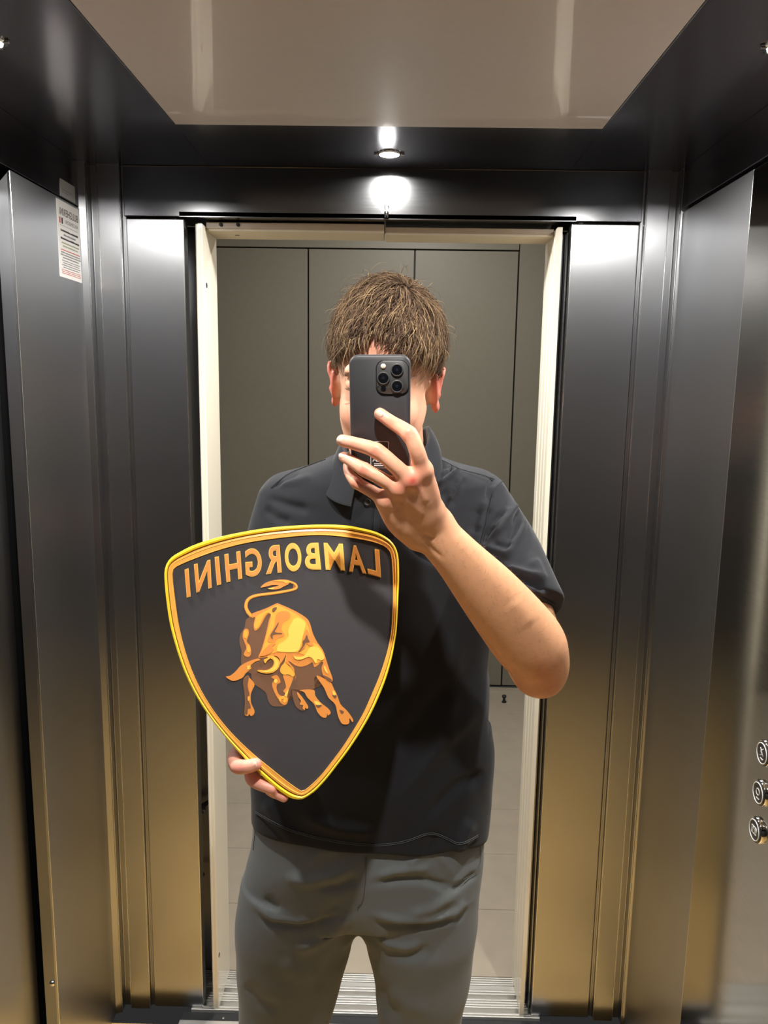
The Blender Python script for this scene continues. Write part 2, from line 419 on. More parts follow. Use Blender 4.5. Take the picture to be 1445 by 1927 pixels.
tag(ll, 'added round ceiling lamp that lights the landing, unseen', 'lamp')

# ================================================================== SHIELD SIGN
M_gold_rim = mat('yellow_edge', lin(252, 214, 44), .35, 0, .5, noise=.04, nscale=(40, 40, 40), coat=.4)
M_gold_dk = mat('rim_groove_brown', lin(120, 70, 22), .5)
M_orange = mat('orange_gold', lin(250, 180, 80), .35, noise=.05, nscale=(50, 50, 50), coat=.3)
M_sblack = mat('matt_black_panel', lin(62, 60, 62), .6, 0, .2, noise=.04, nscale=(200, 200, 200))
M_b_brown = mat('emblem_brown', lin(116, 80, 56), .5)
M_b_org = mat('emblem_orange', lin(224, 142, 64), .45)
M_b_gold = mat('emblem_gold', lin(242, 174, 64), .45)
M_b_light = mat('emblem_light_yellow', lin(252, 204, 88), .45)
M_sback = mat('sign_back', (.03, .03, .03), .6)
SC0 = P(535, 1235, 1.03)
sn = (CAMP-SC0); sn /= np.linalg.norm(sn)
sr = np.cross([0, 0, 1.], -sn); sr = -sr if sr[0] < 0 else sr; sr /= np.linalg.norm(sr)
su = np.cross(sr, -sn); su = -su if su[2] < 0 else su
def s_uv(u, v):
    d = ray(u, v); t = ((SC0-CAMP)@sn)/(d@sn); q = CAMP+d*t-SC0
    return (q@sr, q@su)
def s_w(x, y, h): return SC0+sr*x+su*y+sn*h
crA = lambda p: s_uv(300+p[0]/3.0745, 970+p[1]/3.0745)
crB = lambda p: s_uv(400+p[0]/4.8167, 1070+p[1]/4.8167)
outer = [(28,330),(38,285),(65,245),(110,215),(200,170),(330,128),(480,95),(640,70),(800,57),(950,52),(1080,57),(1180,75),(1260,97),(1320,130),(1355,165),(1375,205),(1385,260),(1387,360),(1383,460),(1374,646),(1363,727),(1342,835),(1309,949),(1266,1058),(1217,1161),(1157,1264),(1092,1362),(1027,1448),(968,1524),(908,1589),(864,1622),(821,1644),(770,1640),(730,1620),(680,1585),(600,1515),(500,1415),(400,1305),(300,1180),(220,1060),(150,920),(100,780),(60,630),(40,500),(30,400)]
inner = [(76,330),(86,306),(110,291),(180,260),(330,205),(500,160),(700,130),(900,114),(1050,122),(1200,145),(1290,172),(1328,202),(1343,240),(1350,330),(1352,430),(1350,540),(1344,646),(1334,716),(1309,819),(1271,933),(1228,1036),(1179,1145),(1119,1248),(1060,1340),(1000,1421),(940,1497),(881,1557),(840,1590),(826,1594),(808,1588),(740,1540),(640,1460),(520,1360),(400,1240),(300,1110),(220,970),(160,820),(115,650),(90,480),(78,380)]
def catmull(pts, per=6, closed=True):
    pts = [np.asarray(p, float) for p in pts]; N = len(pts); out = []
    for i in range(N if closed else N-1):
        g = lambda k: pts[k % N] if closed else pts[min(max(k, 0), N-1)]
        p0, p1, p2, p3 = g(i-1), g(i), g(i+1), g(i+2)
        for j in range(per):
            t = j/per
            out.append(.5*((2*p1)+(-p0+p2)*t+(2*p0-5*p1+4*p2-p3)*t*t+(-p0+3*p1-3*p2+p3)*t**3))
    if not closed: out.append(pts[-1])
    return out
def polar(pts, c, n=220):
    pts = np.array(pts); d = pts-c; a = np.arctan2(d[:, 1], d[:, 0]); r = np.hypot(d[:, 0], d[:, 1])
    o = np.argsort(a); a = a[o]; r = r[o]
    a = np.concatenate([a-2*np.pi, a, a+2*np.pi]); r = np.concatenate([r, r, r])
    t = np.linspace(-np.pi, np.pi, n, endpoint=False); rr = np.interp(t, a, r)
    return np.stack([c[0]+rr*np.cos(t), c[1]+rr*np.sin(t)], 1)
cen = np.array(crA((720, 760)))
po = polar(catmull([crA(p) for p in outer], 8), cen)
pi_ = polar(catmull([crA(p) for p in inner], 8), cen)
sg = empty('shield_sign', SC0)
def ring_strip(name, fracs_h, m, back=None):
    """rings at fraction f between outer(0) and inner(1) contour and height h"""
    vs_, fs = [], []; n = len(po)
    for f, h in fracs_h:
        for a, b in zip(po, pi_):
            q = a*(1-f)+b*f; vs_.append(s_w(q[0], q[1], h)-SC0)
    for k in range(len(fracs_h)-1):
        for i in range(n):
            j = (i+1) % n; fs.append((k*n+i, k*n+j, (k+1)*n+j, (k+1)*n+i))
    o = mesh_obj(name, vs_, fs, m, sg, True)
    try: o.data.set_sharp_from_angle(angle=math.radians(35))
    except Exception: pass
    return o
ring_strip('outer_rim', [(0.02, -.012), (0, -.010), (0, -.001), (.05, .0012), (.22, .0022), (.34, .0012), (.36, -.001)], M_gold_rim)
ring_strip('rim_groove', [(.34, -.0005), (.36, -.0012), (.44, -.0012), (.46, -.0005)], M_gold_dk)
ring_strip('rim_band', [(.44, -.0015), (.45, .0010), (.62, .0016), (.66, .0004), (.93, .0004), (.97, .0012), (1.0, .0010), (1.02, -.002)], M_orange)
prism('face_panel', [tuple(q) for q in pi_*1.0+(pi_-cen)*.012], -.0085, -.0008, M_sblack, sg, frame=lambda x, y, z: s_w(x, y, z)-SC0)
prism('back_plate', [tuple(q) for q in cen+(po-cen)*.985], -.0125, -.0085, M_sback, sg, frame=lambda x, y, z: s_w(x, y, z)-SC0)
HP = -.0008
# lettering (reads right to left, as the picture is a reflection)
crC = lambda p: (300+p[0]/6.0208, 980+p[1]/6.0208)
crD = lambda p: (530+p[0]/6.0208, 980+p[1]/6.0208)
letters = [('L', crD, [(955,300),(1105,330),(1125,645),(978,603)]), ('A', crD, [(738,275),(915,283),(960,603),(762,577)]),
           ('M', crD, [(475,250),(692,262),(718,568),(500,555)]), ('B', crD, [(258,255),(415,248),(447,555),(266,553)]),
           ('O', crD, [(28,256),(215,248),(230,570),(44,580)]), ('R', crC, [(1188,285),(1360,272),(1385,585),(1206,607)]),
           ('G', crC, [(966,320),(1150,303),(1167,622),(980,640)]), ('H', crC, [(735,380),(915,342),(938,655),(760,697)]),
           ('I', crC, [(625,412),(672,403),(700,722),(652,732)]), ('N', crC, [(390,495),(575,440),(592,758),(420,815)]),
           ('I', crC, [(285,555),(328,537),(355,858),(310,872)])]
def text_mesh(s, offset=0., ext=.5):
    cu = bpy.data.curves.new('txt', 'FONT'); cu.body = s; cu.size = 1; cu.offset = offset; cu.extrude = ext; cu.resolution_u = 6
    o = bpy.data.objects.new('txt', cu); COL.objects.link(o)
    dg = bpy.context.evaluated_depsgraph_get(); me = bpy.data.meshes.new_from_object(o.evaluated_get(dg))
    bpy.data.objects.remove(o); return me
def letter_on_quad(name, chs, quad, h0, h1, m, parent, offset, base, grow=0., mirror=True):
    me = text_mesh(chs, offset)
    co = np.array([v.co[:] for v in me.vertices])
    if base is None:
        base = (co[:, :2].min(0), co[:, :2].max(0))
    lo, hi = base; t = (co[:, :2]-lo)/(hi-lo)
    if mirror: t[:, 0] = 1-t[:, 0]
    q = [np.array(s_uv(*p)) for p in quad]           # TL TR BR BL
    for i, v in enumerate(me.vertices):
        a, b = t[i]
        w = q[3]*(1-a)*(1-b)+q[2]*a*(1-b)+q[1]*a*b+q[0]*(1-a)*b
        v.co = Vector(s_w(w[0], w[1], h0 if co[i, 2] < 0 else h1)-SC0)
    if mirror: me.flip_normals()
    me.materials.clear(); me.materials.append(m); me.name = name
    o = bpy.data.objects.new(name, me); link(o, parent)
    return o, base
for chs, f, quad in letters:
    qd = [f(p) for p in quad]
    a, base = letter_on_quad('letter', chs, qd, HP-.001, HP+.0012, M_b_light, sg, .030, None)
    letter_on_quad('letter_face', chs, qd, HP, HP+.0017, M_b_org if chs != 'O' and chs != 'B' and chs != 'M' else M_orange, a, .012, base)
# bull emblem
bull = empty('bull_emblem', (0, 0, 0), sg)
def patch(pts, m, lvl, sm=4, name=None):
    poly = catmull(pts, sm) if sm else pts
    poly = [crB(p) for p in poly]
    prism(name or {'emblem_brown': 'brown_patch', 'emblem_orange': 'orange_patch', 'emblem_gold': 'gold_patch', 'emblem_light_yellow': 'yellow_patch'}[m.name],
          poly, HP-.0005, HP+.0004*lvl, m, bull, frame=lambda x, y, z: s_w(x, y, z)-SC0)
patch([(325,445),(300,470),(290,530),(255,590),(243,640),(247,690),(262,750),(258,820),(262,880),(290,930),(345,950),(352,990),(375,1045),(440,1090),(485,1130),(505,1200),(540,1245),(600,1250),(655,1245),(685,1200),(712,1105),(730,1095),(800,1098),(918,1090),(922,1050),(925,985),(960,975),(1030,1000),(1075,1030),(1080,1000),(1050,900),(1030,830),(1000,740),(950,670),(910,590),(880,490),(840,440),(740,380),(600,318),(570,318),(480,360),(370,400),(345,420)], M_b_brown, 1, 3)
patch([(345,432),(365,405),(480,362),(575,318),(605,320),(740,380),(840,440),(880,490),(910,590),(950,670),(1000,740),(1028,820),(1055,905),(1088,1000),(1072,1030),(1035,1000),(1000,960),(988,900),(1003,855),(985,845),(955,875),(920,892),(905,850),(860,875),(800,890),(745,875),(705,845),(675,830),(665,800),(650,775),(560,790),(490,800),(415,808),(440,740),(470,640),(490,560),(510,470),(527,415),(500,412),(470,450),(440,510),(415,545),(390,562),(375,550),(372,500),(385,440),(360,447)], M_b_org, 2, 3)
patch([(400,432),(480,385),(575,335),(600,335),(735,400),(825,460),(860,510),(885,600),(905,660),(960,700),(1000,770),(1010,820),(985,835),(940,860),(900,820),(850,790),(760,760),(690,760),(600,755),(540,770),(470,790),(430,790),(455,720),(480,640),(505,540),(530,430),(500,400),(460,440),(430,500),(405,540),(385,545),(378,510),(395,450)], M_b_gold, 3, 3)
patch([(735,460),(780,448),(838,490),(835,540),(815,620),(800,690),(765,750),(680,758),(600,752),(582,735),(600,690),(650,660),(690,610),(685,570),(700,520),(720,490)], M_b_light, 4)
patch([(570,440),(590,400),(640,385),(690,395),(705,420),(690,455),(640,490),(625,550),(650,590),(640,615),(590,635),(560,670),(510,665),(500,640),(530,570),(560,520)], M_b_org, 4)
patch([(600,482),(585,530),(565,575),(625,583),(625,592),(565,595),(545,610),(545,640),(530,625),(525,600),(550,560)], M_b_brown, 5, 3)
patch([(850,550),(885,610),(912,690),(880,700),(850,680),(835,720),(775,757),(805,700),(815,640)], M_b_org, 5, 3)
patch([(852,598),(868,640),(880,665),(845,670),(830,700),(800,740),(778,752),(815,700),(815,660),(835,640)], M_b_brown, 6, 2)
patch([(735,790),(760,800),(830,790),(880,720),(905,710),(960,720),(1005,780),(1010,815),(985,832),(950,820),(935,860),(905,815),(870,800),(800,825),(750,820)], M_b_light, 5, 3)
patch([(430,790),(470,730),(520,685),(570,680),(540,710),(555,735),(520,770),(470,790)], M_b_org, 5, 3)
patch([(575,350),(582,360),(560,392),(540,390),(545,360)], M_b_brown, 4, 3)
patch([(300,545),(325,555),(328,600),(310,660),(340,700),(350,760),(335,795),(305,798),(282,775),(305,720),(290,670),(272,620),(280,565)], M_b_org, 2)
patch([(285,570),(310,560),(318,590),(305,630),(285,620)], M_b_gold, 3); patch([(320,690),(335,710),(340,750),(320,760),(312,730)], M_b_gold, 3)
patch([(120,980),(160,970),(210,930),(255,880),(330,840),(410,815),(430,830),(385,845),(345,880),(350,905),(300,950),(270,990),(200,1018),(160,1010)], M_b_org, 3)
patch([(310,885),(345,880),(330,900),(345,905),(310,915),(318,900)], M_b_light, 4, 2)
patch([(495,800),(540,790),(590,815),(610,860),(590,910),(540,945),(470,950),(410,930),(420,920),(490,920),(540,890),(555,850),(535,820)], M_b_gold, 5)
patch([(530,800),(575,820),(597,860),(580,905),(540,932),(480,940),(440,932),(500,925),(555,890),(565,845),(550,815)], M_b_light, 6)
patch([(470,850),(465,825),(490,815),(515,800),(520,815),(495,835),(480,858)], M_b_gold, 6, 2)
patch([(560,785),(660,775),(625,850),(600,870),(610,830),(590,800)], M_b_org, 4, 3)
patch([(665,800),(650,850),(620,890),(612,930),(640,960),(690,960),(730,980),(745,950),(720,905),(680,870),(672,840)], M_b_gold, 3)
patch([(675,830),(660,850),(700,880),(740,935),(735,900),(700,860),(690,845)], M_b_org, 4, 3)
patch([(640,965),(700,970),(735,985),(745,960),(755,990),(720,1050),(700,1120),(685,1160),(680,1210),(660,1235),(625,1225),(600,1190),(610,1165),(640,1170),(665,1140),(640,1110),(665,1075),(650,1010)], M_b_org, 2, 3)
patch([(530,985),(575,965),(600,985),(615,1030),(585,1050),(580,1090),(600,1140),(630,1160),(600,1185),(570,1140),(545,1080),(540,1040),(560,1005)], M_b_org, 2, 3)
patch([(555,1015),(575,1000),(588,1020),(570,1040)], M_b_light, 3, 3)
patch([(600,1170),(640,1155),(668,1160),(672,1195),(650,1218),(640,1200),(645,1180),(622,1185),(620,1208),(605,1195)], M_b_gold, 3, 3)
patch([(660,1130),(690,1090),(670,1160),(650,1165)], M_b_light, 3, 2)
patch([(742,965),(752,988),(720,1060),(690,1150),(675,1172),(690,1100),(715,1040)], M_b_brown, 3, 2)
patch([(320,970),(333,990),(345,1000),(380,1050),(360,1100),(345,1150),(350,1220),(380,1290),(370,1325),(345,1335),(333,1318),(320,1335),(290,1320),(295,1220),(290,1120),(278,1040),(290,990)], M_b_org, 2, 3)
patch([(318,972),(328,990),(318,1050),(325,1100),(335,1140),(325,1190),(340,1230),(345,1265),(320,1270),(315,1318),(292,1310),(297,1220),(292,1120),(280,1040),(292,992)], M_b_brown, 3, 3)
patch([(318,1165),(330,1155),(338,1185),(322,1200)], M_b_gold, 4, 2)
patch([(720,1105),(765,1120),(780,1180),(800,1220),(840,1280),(800,1285),(755,1250),(730,1180)], M_b_brown, 2)
patch([(765,1118),(800,1150),(850,1220),(868,1260),(852,1272),(840,1258),(835,1280),(815,1265),(820,1240),(790,1230),(800,1200),(775,1160)], M_b_org, 3, 3)
patch([(790,1102),(915,1098),(930,1150),(980,1215),(1050,1270),(1070,1310),(1045,1332),(1038,1312),(1030,1350),(990,1345),(950,1300),(920,1230),(860,1170),(830,1120)], M_b_org, 2, 3)
patch([(920,1205),(950,1205),(985,1230),(940,1235)], M_b_light, 3); patch([(935,1240),(990,1238),(960,1260)], M_b_brown, 3)
patch([(940,975),(1000,990),(1070,1030),(1095,1080),(1130,1150),(1160,1230),(1220,1290),(1272,1365),(1265,1392),(1240,1355),(1235,1405),(1180,1410),(1150,1370),(1130,1310),(1110,1230),(1050,1170),(1010,1080)], M_b_org, 3, 3)
patch([(1090,1105),(1115,1130),(1110,1150),(1090,1140)], M_b_light, 4); patch([(1085,1145),(1125,1150),(1110,1175)], M_b_brown, 4); patch([(1150,1280),(1190,1295),(1170,1315)], M_b_brown, 4)
patch([(1015,880),(1035,920),(1045,955),(1025,935),(1010,900)], M_b_light, 4, 3)
patch([(985,960),(1050,985),(1080,1010),(1070,1030),(1030,1005)], M_b_brown, 4, 3)
# tail as a tapering stroke plus tuft
tp = catmull([(352,432),(318,390),(302,345),(312,295),(350,260),(420,240),(560,222),(680,202),(745,185),(762,165),(745,138),(690,118),(640,112)], 6, False)
def stroke(tp, wfun):
    L, Rr = [], []
    for i, p in enumerate(tp):
        t = tp[min(i+1, len(tp)-1)]-tp[max(i-1, 0)]; t = t/np.linalg.norm(t); nn = np.array([-t[1], t[0]]); w = wfun(i/(len(tp)-1))
        L.append(p+nn*w); Rr.append(p-nn*w)
    return L+Rr[::-1]
patch(stroke(tp, lambda t: 17-9*t if t < .8 else 10), M_b_org, 2, 0)
patch(stroke(tp, lambda t: 8-4*t), M_b_gold, 3, 0)
patch([(435,170),(480,130),(560,105),(650,100),(700,110),(690,140),(650,160),(600,185),(540,190),(500,182),(555,166),(600,152),(540,150),(480,165)], M_b_org, 3, 4)
patch([(545,112),(640,104),(720,122),(690,128),(660,135),(640,120)], M_b_gold, 4, 3)
patch([(500,182),(540,172),(560,180),(535,188)], M_b_light, 4, 3)
tag(sg, 'black and gold shield sign with a charging bull, held against the man\'s chest', 'sign')

# ================================================================== NOTICES, CONTROLS, PHONE
def wall_text(s, xw, ynear, z0, hgt, length, m, parent, name='lettering'):
    """mirror-reversed writing on the left wall: starts far (large y) and runs towards the viewer"""
    me = text_mesh(s, .0, .0)
    co = np.array([v.co[:] for v in me.vertices]); lo = co[:, :2].min(0); hi = co[:, :2].max(0)
    t = (co[:, :2]-lo)/(hi-lo)
    for i, v in enumerate(me.vertices):
        v.co = Vector((xw, ynear+length*(1-t[i, 0]), z0+hgt*t[i, 1]))
    me.materials.clear(); me.materials.append(m); me.name = name
    o = bpy.data.objects.new(name, me); return link(o, parent)
XS = XL+.0006
st = empty('notice_sticker', (XL, 1.71, 1.83))
ch(box('paper', XL, XS, 1.654, 1.767, 1.832, 1.986, M_paper, bev=0), st)
def swt(*a, **k): return ch(wall_text(*a, **k), st)
xt = XS+.0003
swt('BULGHERINI', xt, 1.666, 1.957, .0145, .092, M_ink, None)
swt('ASCENSORI', xt, 1.692, 1.943, .0075, .066, M_ink_g, None)
ch(box('logo_mark', xt-.0003, xt, 1.674, 1.680, 1.940, 1.952, M_ink, bev=0), st)
ch(box('logo_mark', xt-.0003, xt, 1.663, 1.669, 1.940, 1.952, M_ink_r, bev=0), st)
ch(box('rule', xt-.0003, xt, 1.666, 1.758, 1.9365, 1.9372, M_ink_g, bev=0), st)
for z, h, a, b, m in [(1.925, .0045, 1.668, 1.756, M_ink), (1.917, .004, 1.682, 1.742, M_ink_g), (1.909, .0045, 1.666, 1.760, M_ink), (1.901, .0035, 1.670, 1.758, M_ink_o),
                      (1.8945, .0035, 1.674, 1.752, M_ink_o), (1.887, .0025, 1.664, 1.762, M_ink_r), (1.8815, .003, 1.664, 1.762, M_ink_g), (1.8765, .003, 1.662, 1.764, M_ink_g),
                      (1.871, .003, 1.672, 1.754, M_ink_g), (1.8655, .0022, 1.668, 1.760, M_ink_g), (1.861, .0022, 1.672, 1.756, M_ink_g), (1.8565, .0022, 1.666, 1.760, M_ink_g),
                      (1.852, .0022, 1.672, 1.754, M_ink_g), (1.847, .0016, 1.664, 1.762, M_ink_r), (1.8435, .0016, 1.664, 1.762, M_ink_r), (1.840, .0016, 1.664, 1.762, M_ink_r)]:
    # lines of small print too fine to read: rows of short dashes
    bm = bmesh.new(); yy = a
    rr = random.Random(int(z*1e4))
    while yy < b:
        w = rr.uniform(.002, .006)
        add_box(bm, xt-.0003, xt, yy, min(yy+w, b), z, z+h*rr.uniform(.6, .9)); yy += w+.0009
    ch(bm_obj('print_line', bm, m), st)
tag(st, 'white maintenance notice with black, green and red print on the left wall', 'sticker')
s2 = empty('plate_sticker', (XL, 1.71, 1.99))
XF = XL-.001
ch(box('paper', XF, XF+.0012, 1.678, 1.752, 1.9955, 2.030, M_paper_g, bev=0), s2)
for z in (2.004, 2.009):
    bm = bmesh.new(); add_box(bm, XF+.0012, XF+.0014, 1.684, 1.735 if z > 2.006 else 1.715, z, z+.0025); ch(bm_obj('print_line', bm, M_ink_g), s2)
tag(s2, 'small grey label above the white notice on the dark wall band', 'label')

# ---- car operating panel on the right wall
cp = empty('control_panel', (XR, 1.12, 0))
ch(box('face_plate', XR-.001, XR+.02, .802, YC-.001, 0.004, 1.996, M_mirror_steel, bev=.0008), cp)
M_btn = mat('button_face', (.05, .05, .05), .25, .4)
def arc(c, r, a0, a1, n=10): return [(c[0]+r*math.cos(a0+(a1-a0)*i/n), c[1]+r*math.sin(a0+(a1-a0)*i/n)) for i in range(n+1)]
def button(y, z, strokes):
    b = empty('button', (XR-.001, y, z)); b.parent = cp; b.location = Vector(b.location)-cp.location
    ax = (-1, 0, 0)
    lathe('collar', [(.0215, 0), (.0215, .004), (.0206, .0052), (.0194, .0048), (.0194, .001)], M_chrome, b, ax, n=40)
    lathe('cap', [(.0191, .0), (.0191, .0062), (.0182, .0072), (.0001, .0074)], M_btn, b, ax, n=40)
    tube('cap_ring', [(-.0074, .0168*math.cos(a), .0168*math.sin(a)) for a in np.linspace(0, 2*math.pi, 40, endpoint=False)], .0009, M_white, b, 6, True)
    for s in strokes: tube('symbol', [(-.0076, p[0], p[1]) for p in s], .0007, M_white, b, 5)
YBt = 1.193
bell = [[(-.006, -.003), (-.005, .004), (-.002, .008), (.002, .008), (.005, .004), (.006, -.003), (-.006, -.003)], [(-.002, -.005), (.002, -.005)],
        [(-.006, -.011), (-.004, -.009), (-.002, -.011), (0, -.009), (.002, -.011), (.004, -.009)]]
zero = [arc((0, .002), .0055, 0, 6.28, 14), [(-.006, -.008), (-.004, -.010), (-.002, -.008), (0, -.010), (.002, -.008), (.004, -.010)]]
doors = [[(-.008, .006), (.008, .006), (.008, -.006), (-.008, -.006), (-.008, .006)], [(-.0035, .006), (-.0035, -.006)], [(.0035, .006), (.0035, -.006)]]
fan = [[(-.004, .009), (.004, .002), (-.002, -.002), (.005, -.005)], [(.005, .008), (-.005, -.003)], zero[1]]
for z, g in ((1.040, fan), (.971, zero), (.905, doors)): button(YBt, z, g)
tag(cp, 'polished steel control panel with three round black push buttons, right wall', 'control panel')

# ---- oval sticker and hook on the transom
ov = empty('oval_sticker', P(727, 378, YF))
oc = P(727, 378, YF)
def ell_pts(a, b, n=40): return [(a*math.cos(t), b*math.sin(t)) for t in np.linspace(0, 2*math.pi, n, endpoint=False)]
M_clear = mat('frosted_sticker', (.55, .56, .57), .35, .8)
o = prism('film', ell_pts(.019, .028), 0, .0006, M_clear, ov, frame=lambda x, y, z: (x, -z-.0002, y))
tube('printed_ring', [(x, -.0009, z) for x, z in ell_pts(.0165, .025)], .0005, M_ink_g, ov, 5, True)
for k in range(7):
    a = k*.9; tube('printed_scroll', [(.009*math.cos(a)+.005*math.cos(t), -.0009, .014*math.sin(a)+.006*math.sin(t)) for t in np.linspace(a, a+4, 12)], .0004, M_ink_g, ov, 5)
tag(ov, 'frosted oval sticker with scroll pattern under the middle downlight', 'sticker')
hk = empty('hanging_hook', P(727, 409, YF))
lathe('collar', [(.0001, .0), (.005, .0), (.0055, .003), (.0055, .012), (.004, .014), (.0001, .014)], M_chrome, hk, (0, 0, 1), (0, -.007, -.002), 16)
tube('ring', [(0, -.007, .012), (.0042, -.007, .018), (.0035, -.007, .023), (0, -.007, .030), (-.0035, -.007, .023), (-.0042, -.007, .018)], .0014, M_chrome, hk, 8, True)
tag(hk, 'small brass-toned hook with pointed ring at the lower edge of the transom', 'hook')

# ---- smartphone
M_case = mat('dark_grey_case', lin(58, 58, 61), .5, .1, noise=.05, nscale=(300, 300, 300))
M_caserim = mat('case_rim', lin(120, 120, 124), .3, .4)
M_bump = mat('camera_plate_grey', lin(74, 74, 75), .35, .1)
M_glass = mat('lens_glass', (.004, .005, .007), .04, 0, .8, coat=1)
M_flash = mat('flash_lens', (.8, .74, .62), .25)
M_screen = mat('screen_glass', (.005, .005, .006), .08)
ph = empty('smartphone', (0, 0, 0))
pr = np.array([1, -.017, .015]); pr /= np.linalg.norm(pr)
pn = np.array([-.014, -.987, -.161]); pn -= pr*(pn@pr); pn /= np.linalg.norm(pn)
pu = np.cross(pn, pr); pu = -pu if pu[2] < 0 else pu
LENS = P(747, 727, .95)
PW, PH_, PT = .0735, .1495, .0105
# phone back centre from the lens position: lens lies PW/2-.0158 right and PH/2-.0375 up of it
PC = LENS-pr*(PW/2-.0160)-pu*(PH_/2-.0365)-pn*.003
def pw_(x, y, h): return PC+pr*x+pu*y+pn*h
def rrect(w, h, r, n=8):
    out = []
    for cx_, cy_, a0 in ((w/2-r, h/2-r, 0), (-w/2+r, h/2-r, math.pi/2), (-w/2+r, -h/2+r, math.pi), (w/2-r, -h/2+r, 1.5*math.pi)):
        for i in range(n+1):
            a = a0+math.pi/2*i/n; out.append((cx_+r*math.cos(a), cy_+r*math.sin(a)))
    return out
def rloft(name, rings, m, parent, cap=True, off=(0, 0)):
    vs_, fs = [], []; n = len(rings[0][0])
    for pts, h in rings:
        for x, y in pts: vs_.append(pw_(x+off[0], y+off[1], h))
    for k in range(len(rings)-1):
        for i in range(n):
            j = (i+1) % n; fs.append((k*n+i, k*n+j, (k+1)*n+j, (k+1)*n+i))
    fs.append(tuple(range(n))[::-1]); fs.append(tuple((len(rings)-1)*n+i for i in range(n)))
    o = mesh_obj(name, vs_, fs, m, parent, True)
    try: o.data.set_sharp_from_angle(angle=math.radians(50))
    except Exception: pass
    return o
R0 = .0115
rloft('case', [(rrect(PW-.003, PH_-.003, R0-.0015), -PT), (rrect(PW, PH_, R0), -PT+.002), (rrect(PW, PH_, R0), -.0028), (rrect(PW-.0012, PH_-.0012, R0-.0006), -.0010), (rrect(PW-.0034, PH_-.0034, R0-.0017), 0)], M_case, ph)
rloft('case_rim', [(rrect(PW+.0003, PH_+.0003, R0), -.0052), (rrect(PW+.0006, PH_+.0006, R0), -.0045), (rrect(PW+.0006, PH_+.0006, R0), -.0034), (rrect(PW+.0003, PH_+.0003, R0), -.0028)], M_caserim, ph)
rloft('screen', [(rrect(PW-.005, PH_-.005, R0-.002), -PT-.0004), (rrect(PW-.004, PH_-.004, R0-.002), -PT+.0002)], M_screen, ph)
bx, by = PW/2-.0215, PH_/2-.0255
cpk = rloft('camera_plate', [(rrect(.0385, .0395, .0095), -.001), (rrect(.0385, .0395, .0095), .0010), (rrect(.0370, .0380, .0088), .0018)], M_bump, ph, off=(bx, by))
tube('plate_border', [pw_(bx+x, by+y, .0012) for x, y in rrect(.0388, .0398, .0097)], .0007, M_black, cpk, 6, True)
def cam_lens(x, y, r):
    c = pw_(x, y, .0015); 
    l = lathe('lens_ring', [(r, 0), (r, .0018), (r-.0006, .0024), (r-.0014, .0022), (r-.0014, .0005)], M_bump, cpk, pn, c, 36)
    lathe('lens', [(r-.0013, 0), (r-.0013, .0016), (r*.6, .0019), (.0001, .0020)], M_glass, cpk, pn, c, 36)
    lathe('lens_pupil', [(r*.26, .0018), (r*.24, .0024), (.0001, .0025)], mat('lens_pupil', (.01, .014, .022), .1, 0, .8), cpk, pn, c, 28)
cam_lens(PW/2-.0160, PH_/2-.0365, .0076)
cam_lens(PW/2-.0160, PH_/2-.0170, .0076)
cam_lens(PW/2-.0325, PH_/2-.0268, .0076)
lathe('flash', [(.0031, 0), (.0031, .001), (.0026, .0015), (.0001, .0018)], M_flash, cpk, pn, pw_(PW/2-.0325, PH_/2-.0125, .0015), 24)
lathe('depth_sensor', [(.0032, 0), (.0032, .0008), (.0001, .0009)], M_glass, cpk, pn, pw_(PW/2-.0325, PH_/2-.0398, .0015), 24)
lathe('microphone', [(.0011, 0), (.0011, .0006), (.0001, .0006)], M_black, cpk, pn, pw_(PW/2-.0388, PH_/2-.0370, .0015), 14)
rloft('label_border', [(rrect(.0225, .034, .001, 2), .0000), (rrect(.0225, .034, .001, 2), .0003)], M_white, ph, off=(-.0010, -.0475))
rloft('label', [(rrect(.0213, .0328, .001, 2), .0000), (rrect(.0213, .0328, .001, 2), .0005)], M_ink, ph, off=(-.0010, -.0475))
me = text_mesh('LA', 0, 0); co = np.array([v.co[:] for v in me.vertices]); lo = co[:, :2].min(0); hi = co[:, :2].max(0)
for i, v in enumerate(me.vertices):
    t = (co[i, :2]-lo)/(hi-lo); v.co = Vector(pw_(-.0140+.010*(1-t[0])+.004, -.0560+.005*t[1], .0007))
me.materials.clear(); me.materials.append(M_white); link(bpy.data.objects.new('label_print', me), ph)
for dz in (-.001, -.0032):
    rloft('label_print', [(rrect(.014, .0011, .0003, 2), .0004), (rrect(.014, .0011, .0003, 2), .0006)], M_white, ph, off=(-.001, -.058+dz))
rehome(ph, Vector(PC))
tag(ph, 'dark grey smartphone with three rear lenses held in front of the face', 'phone')

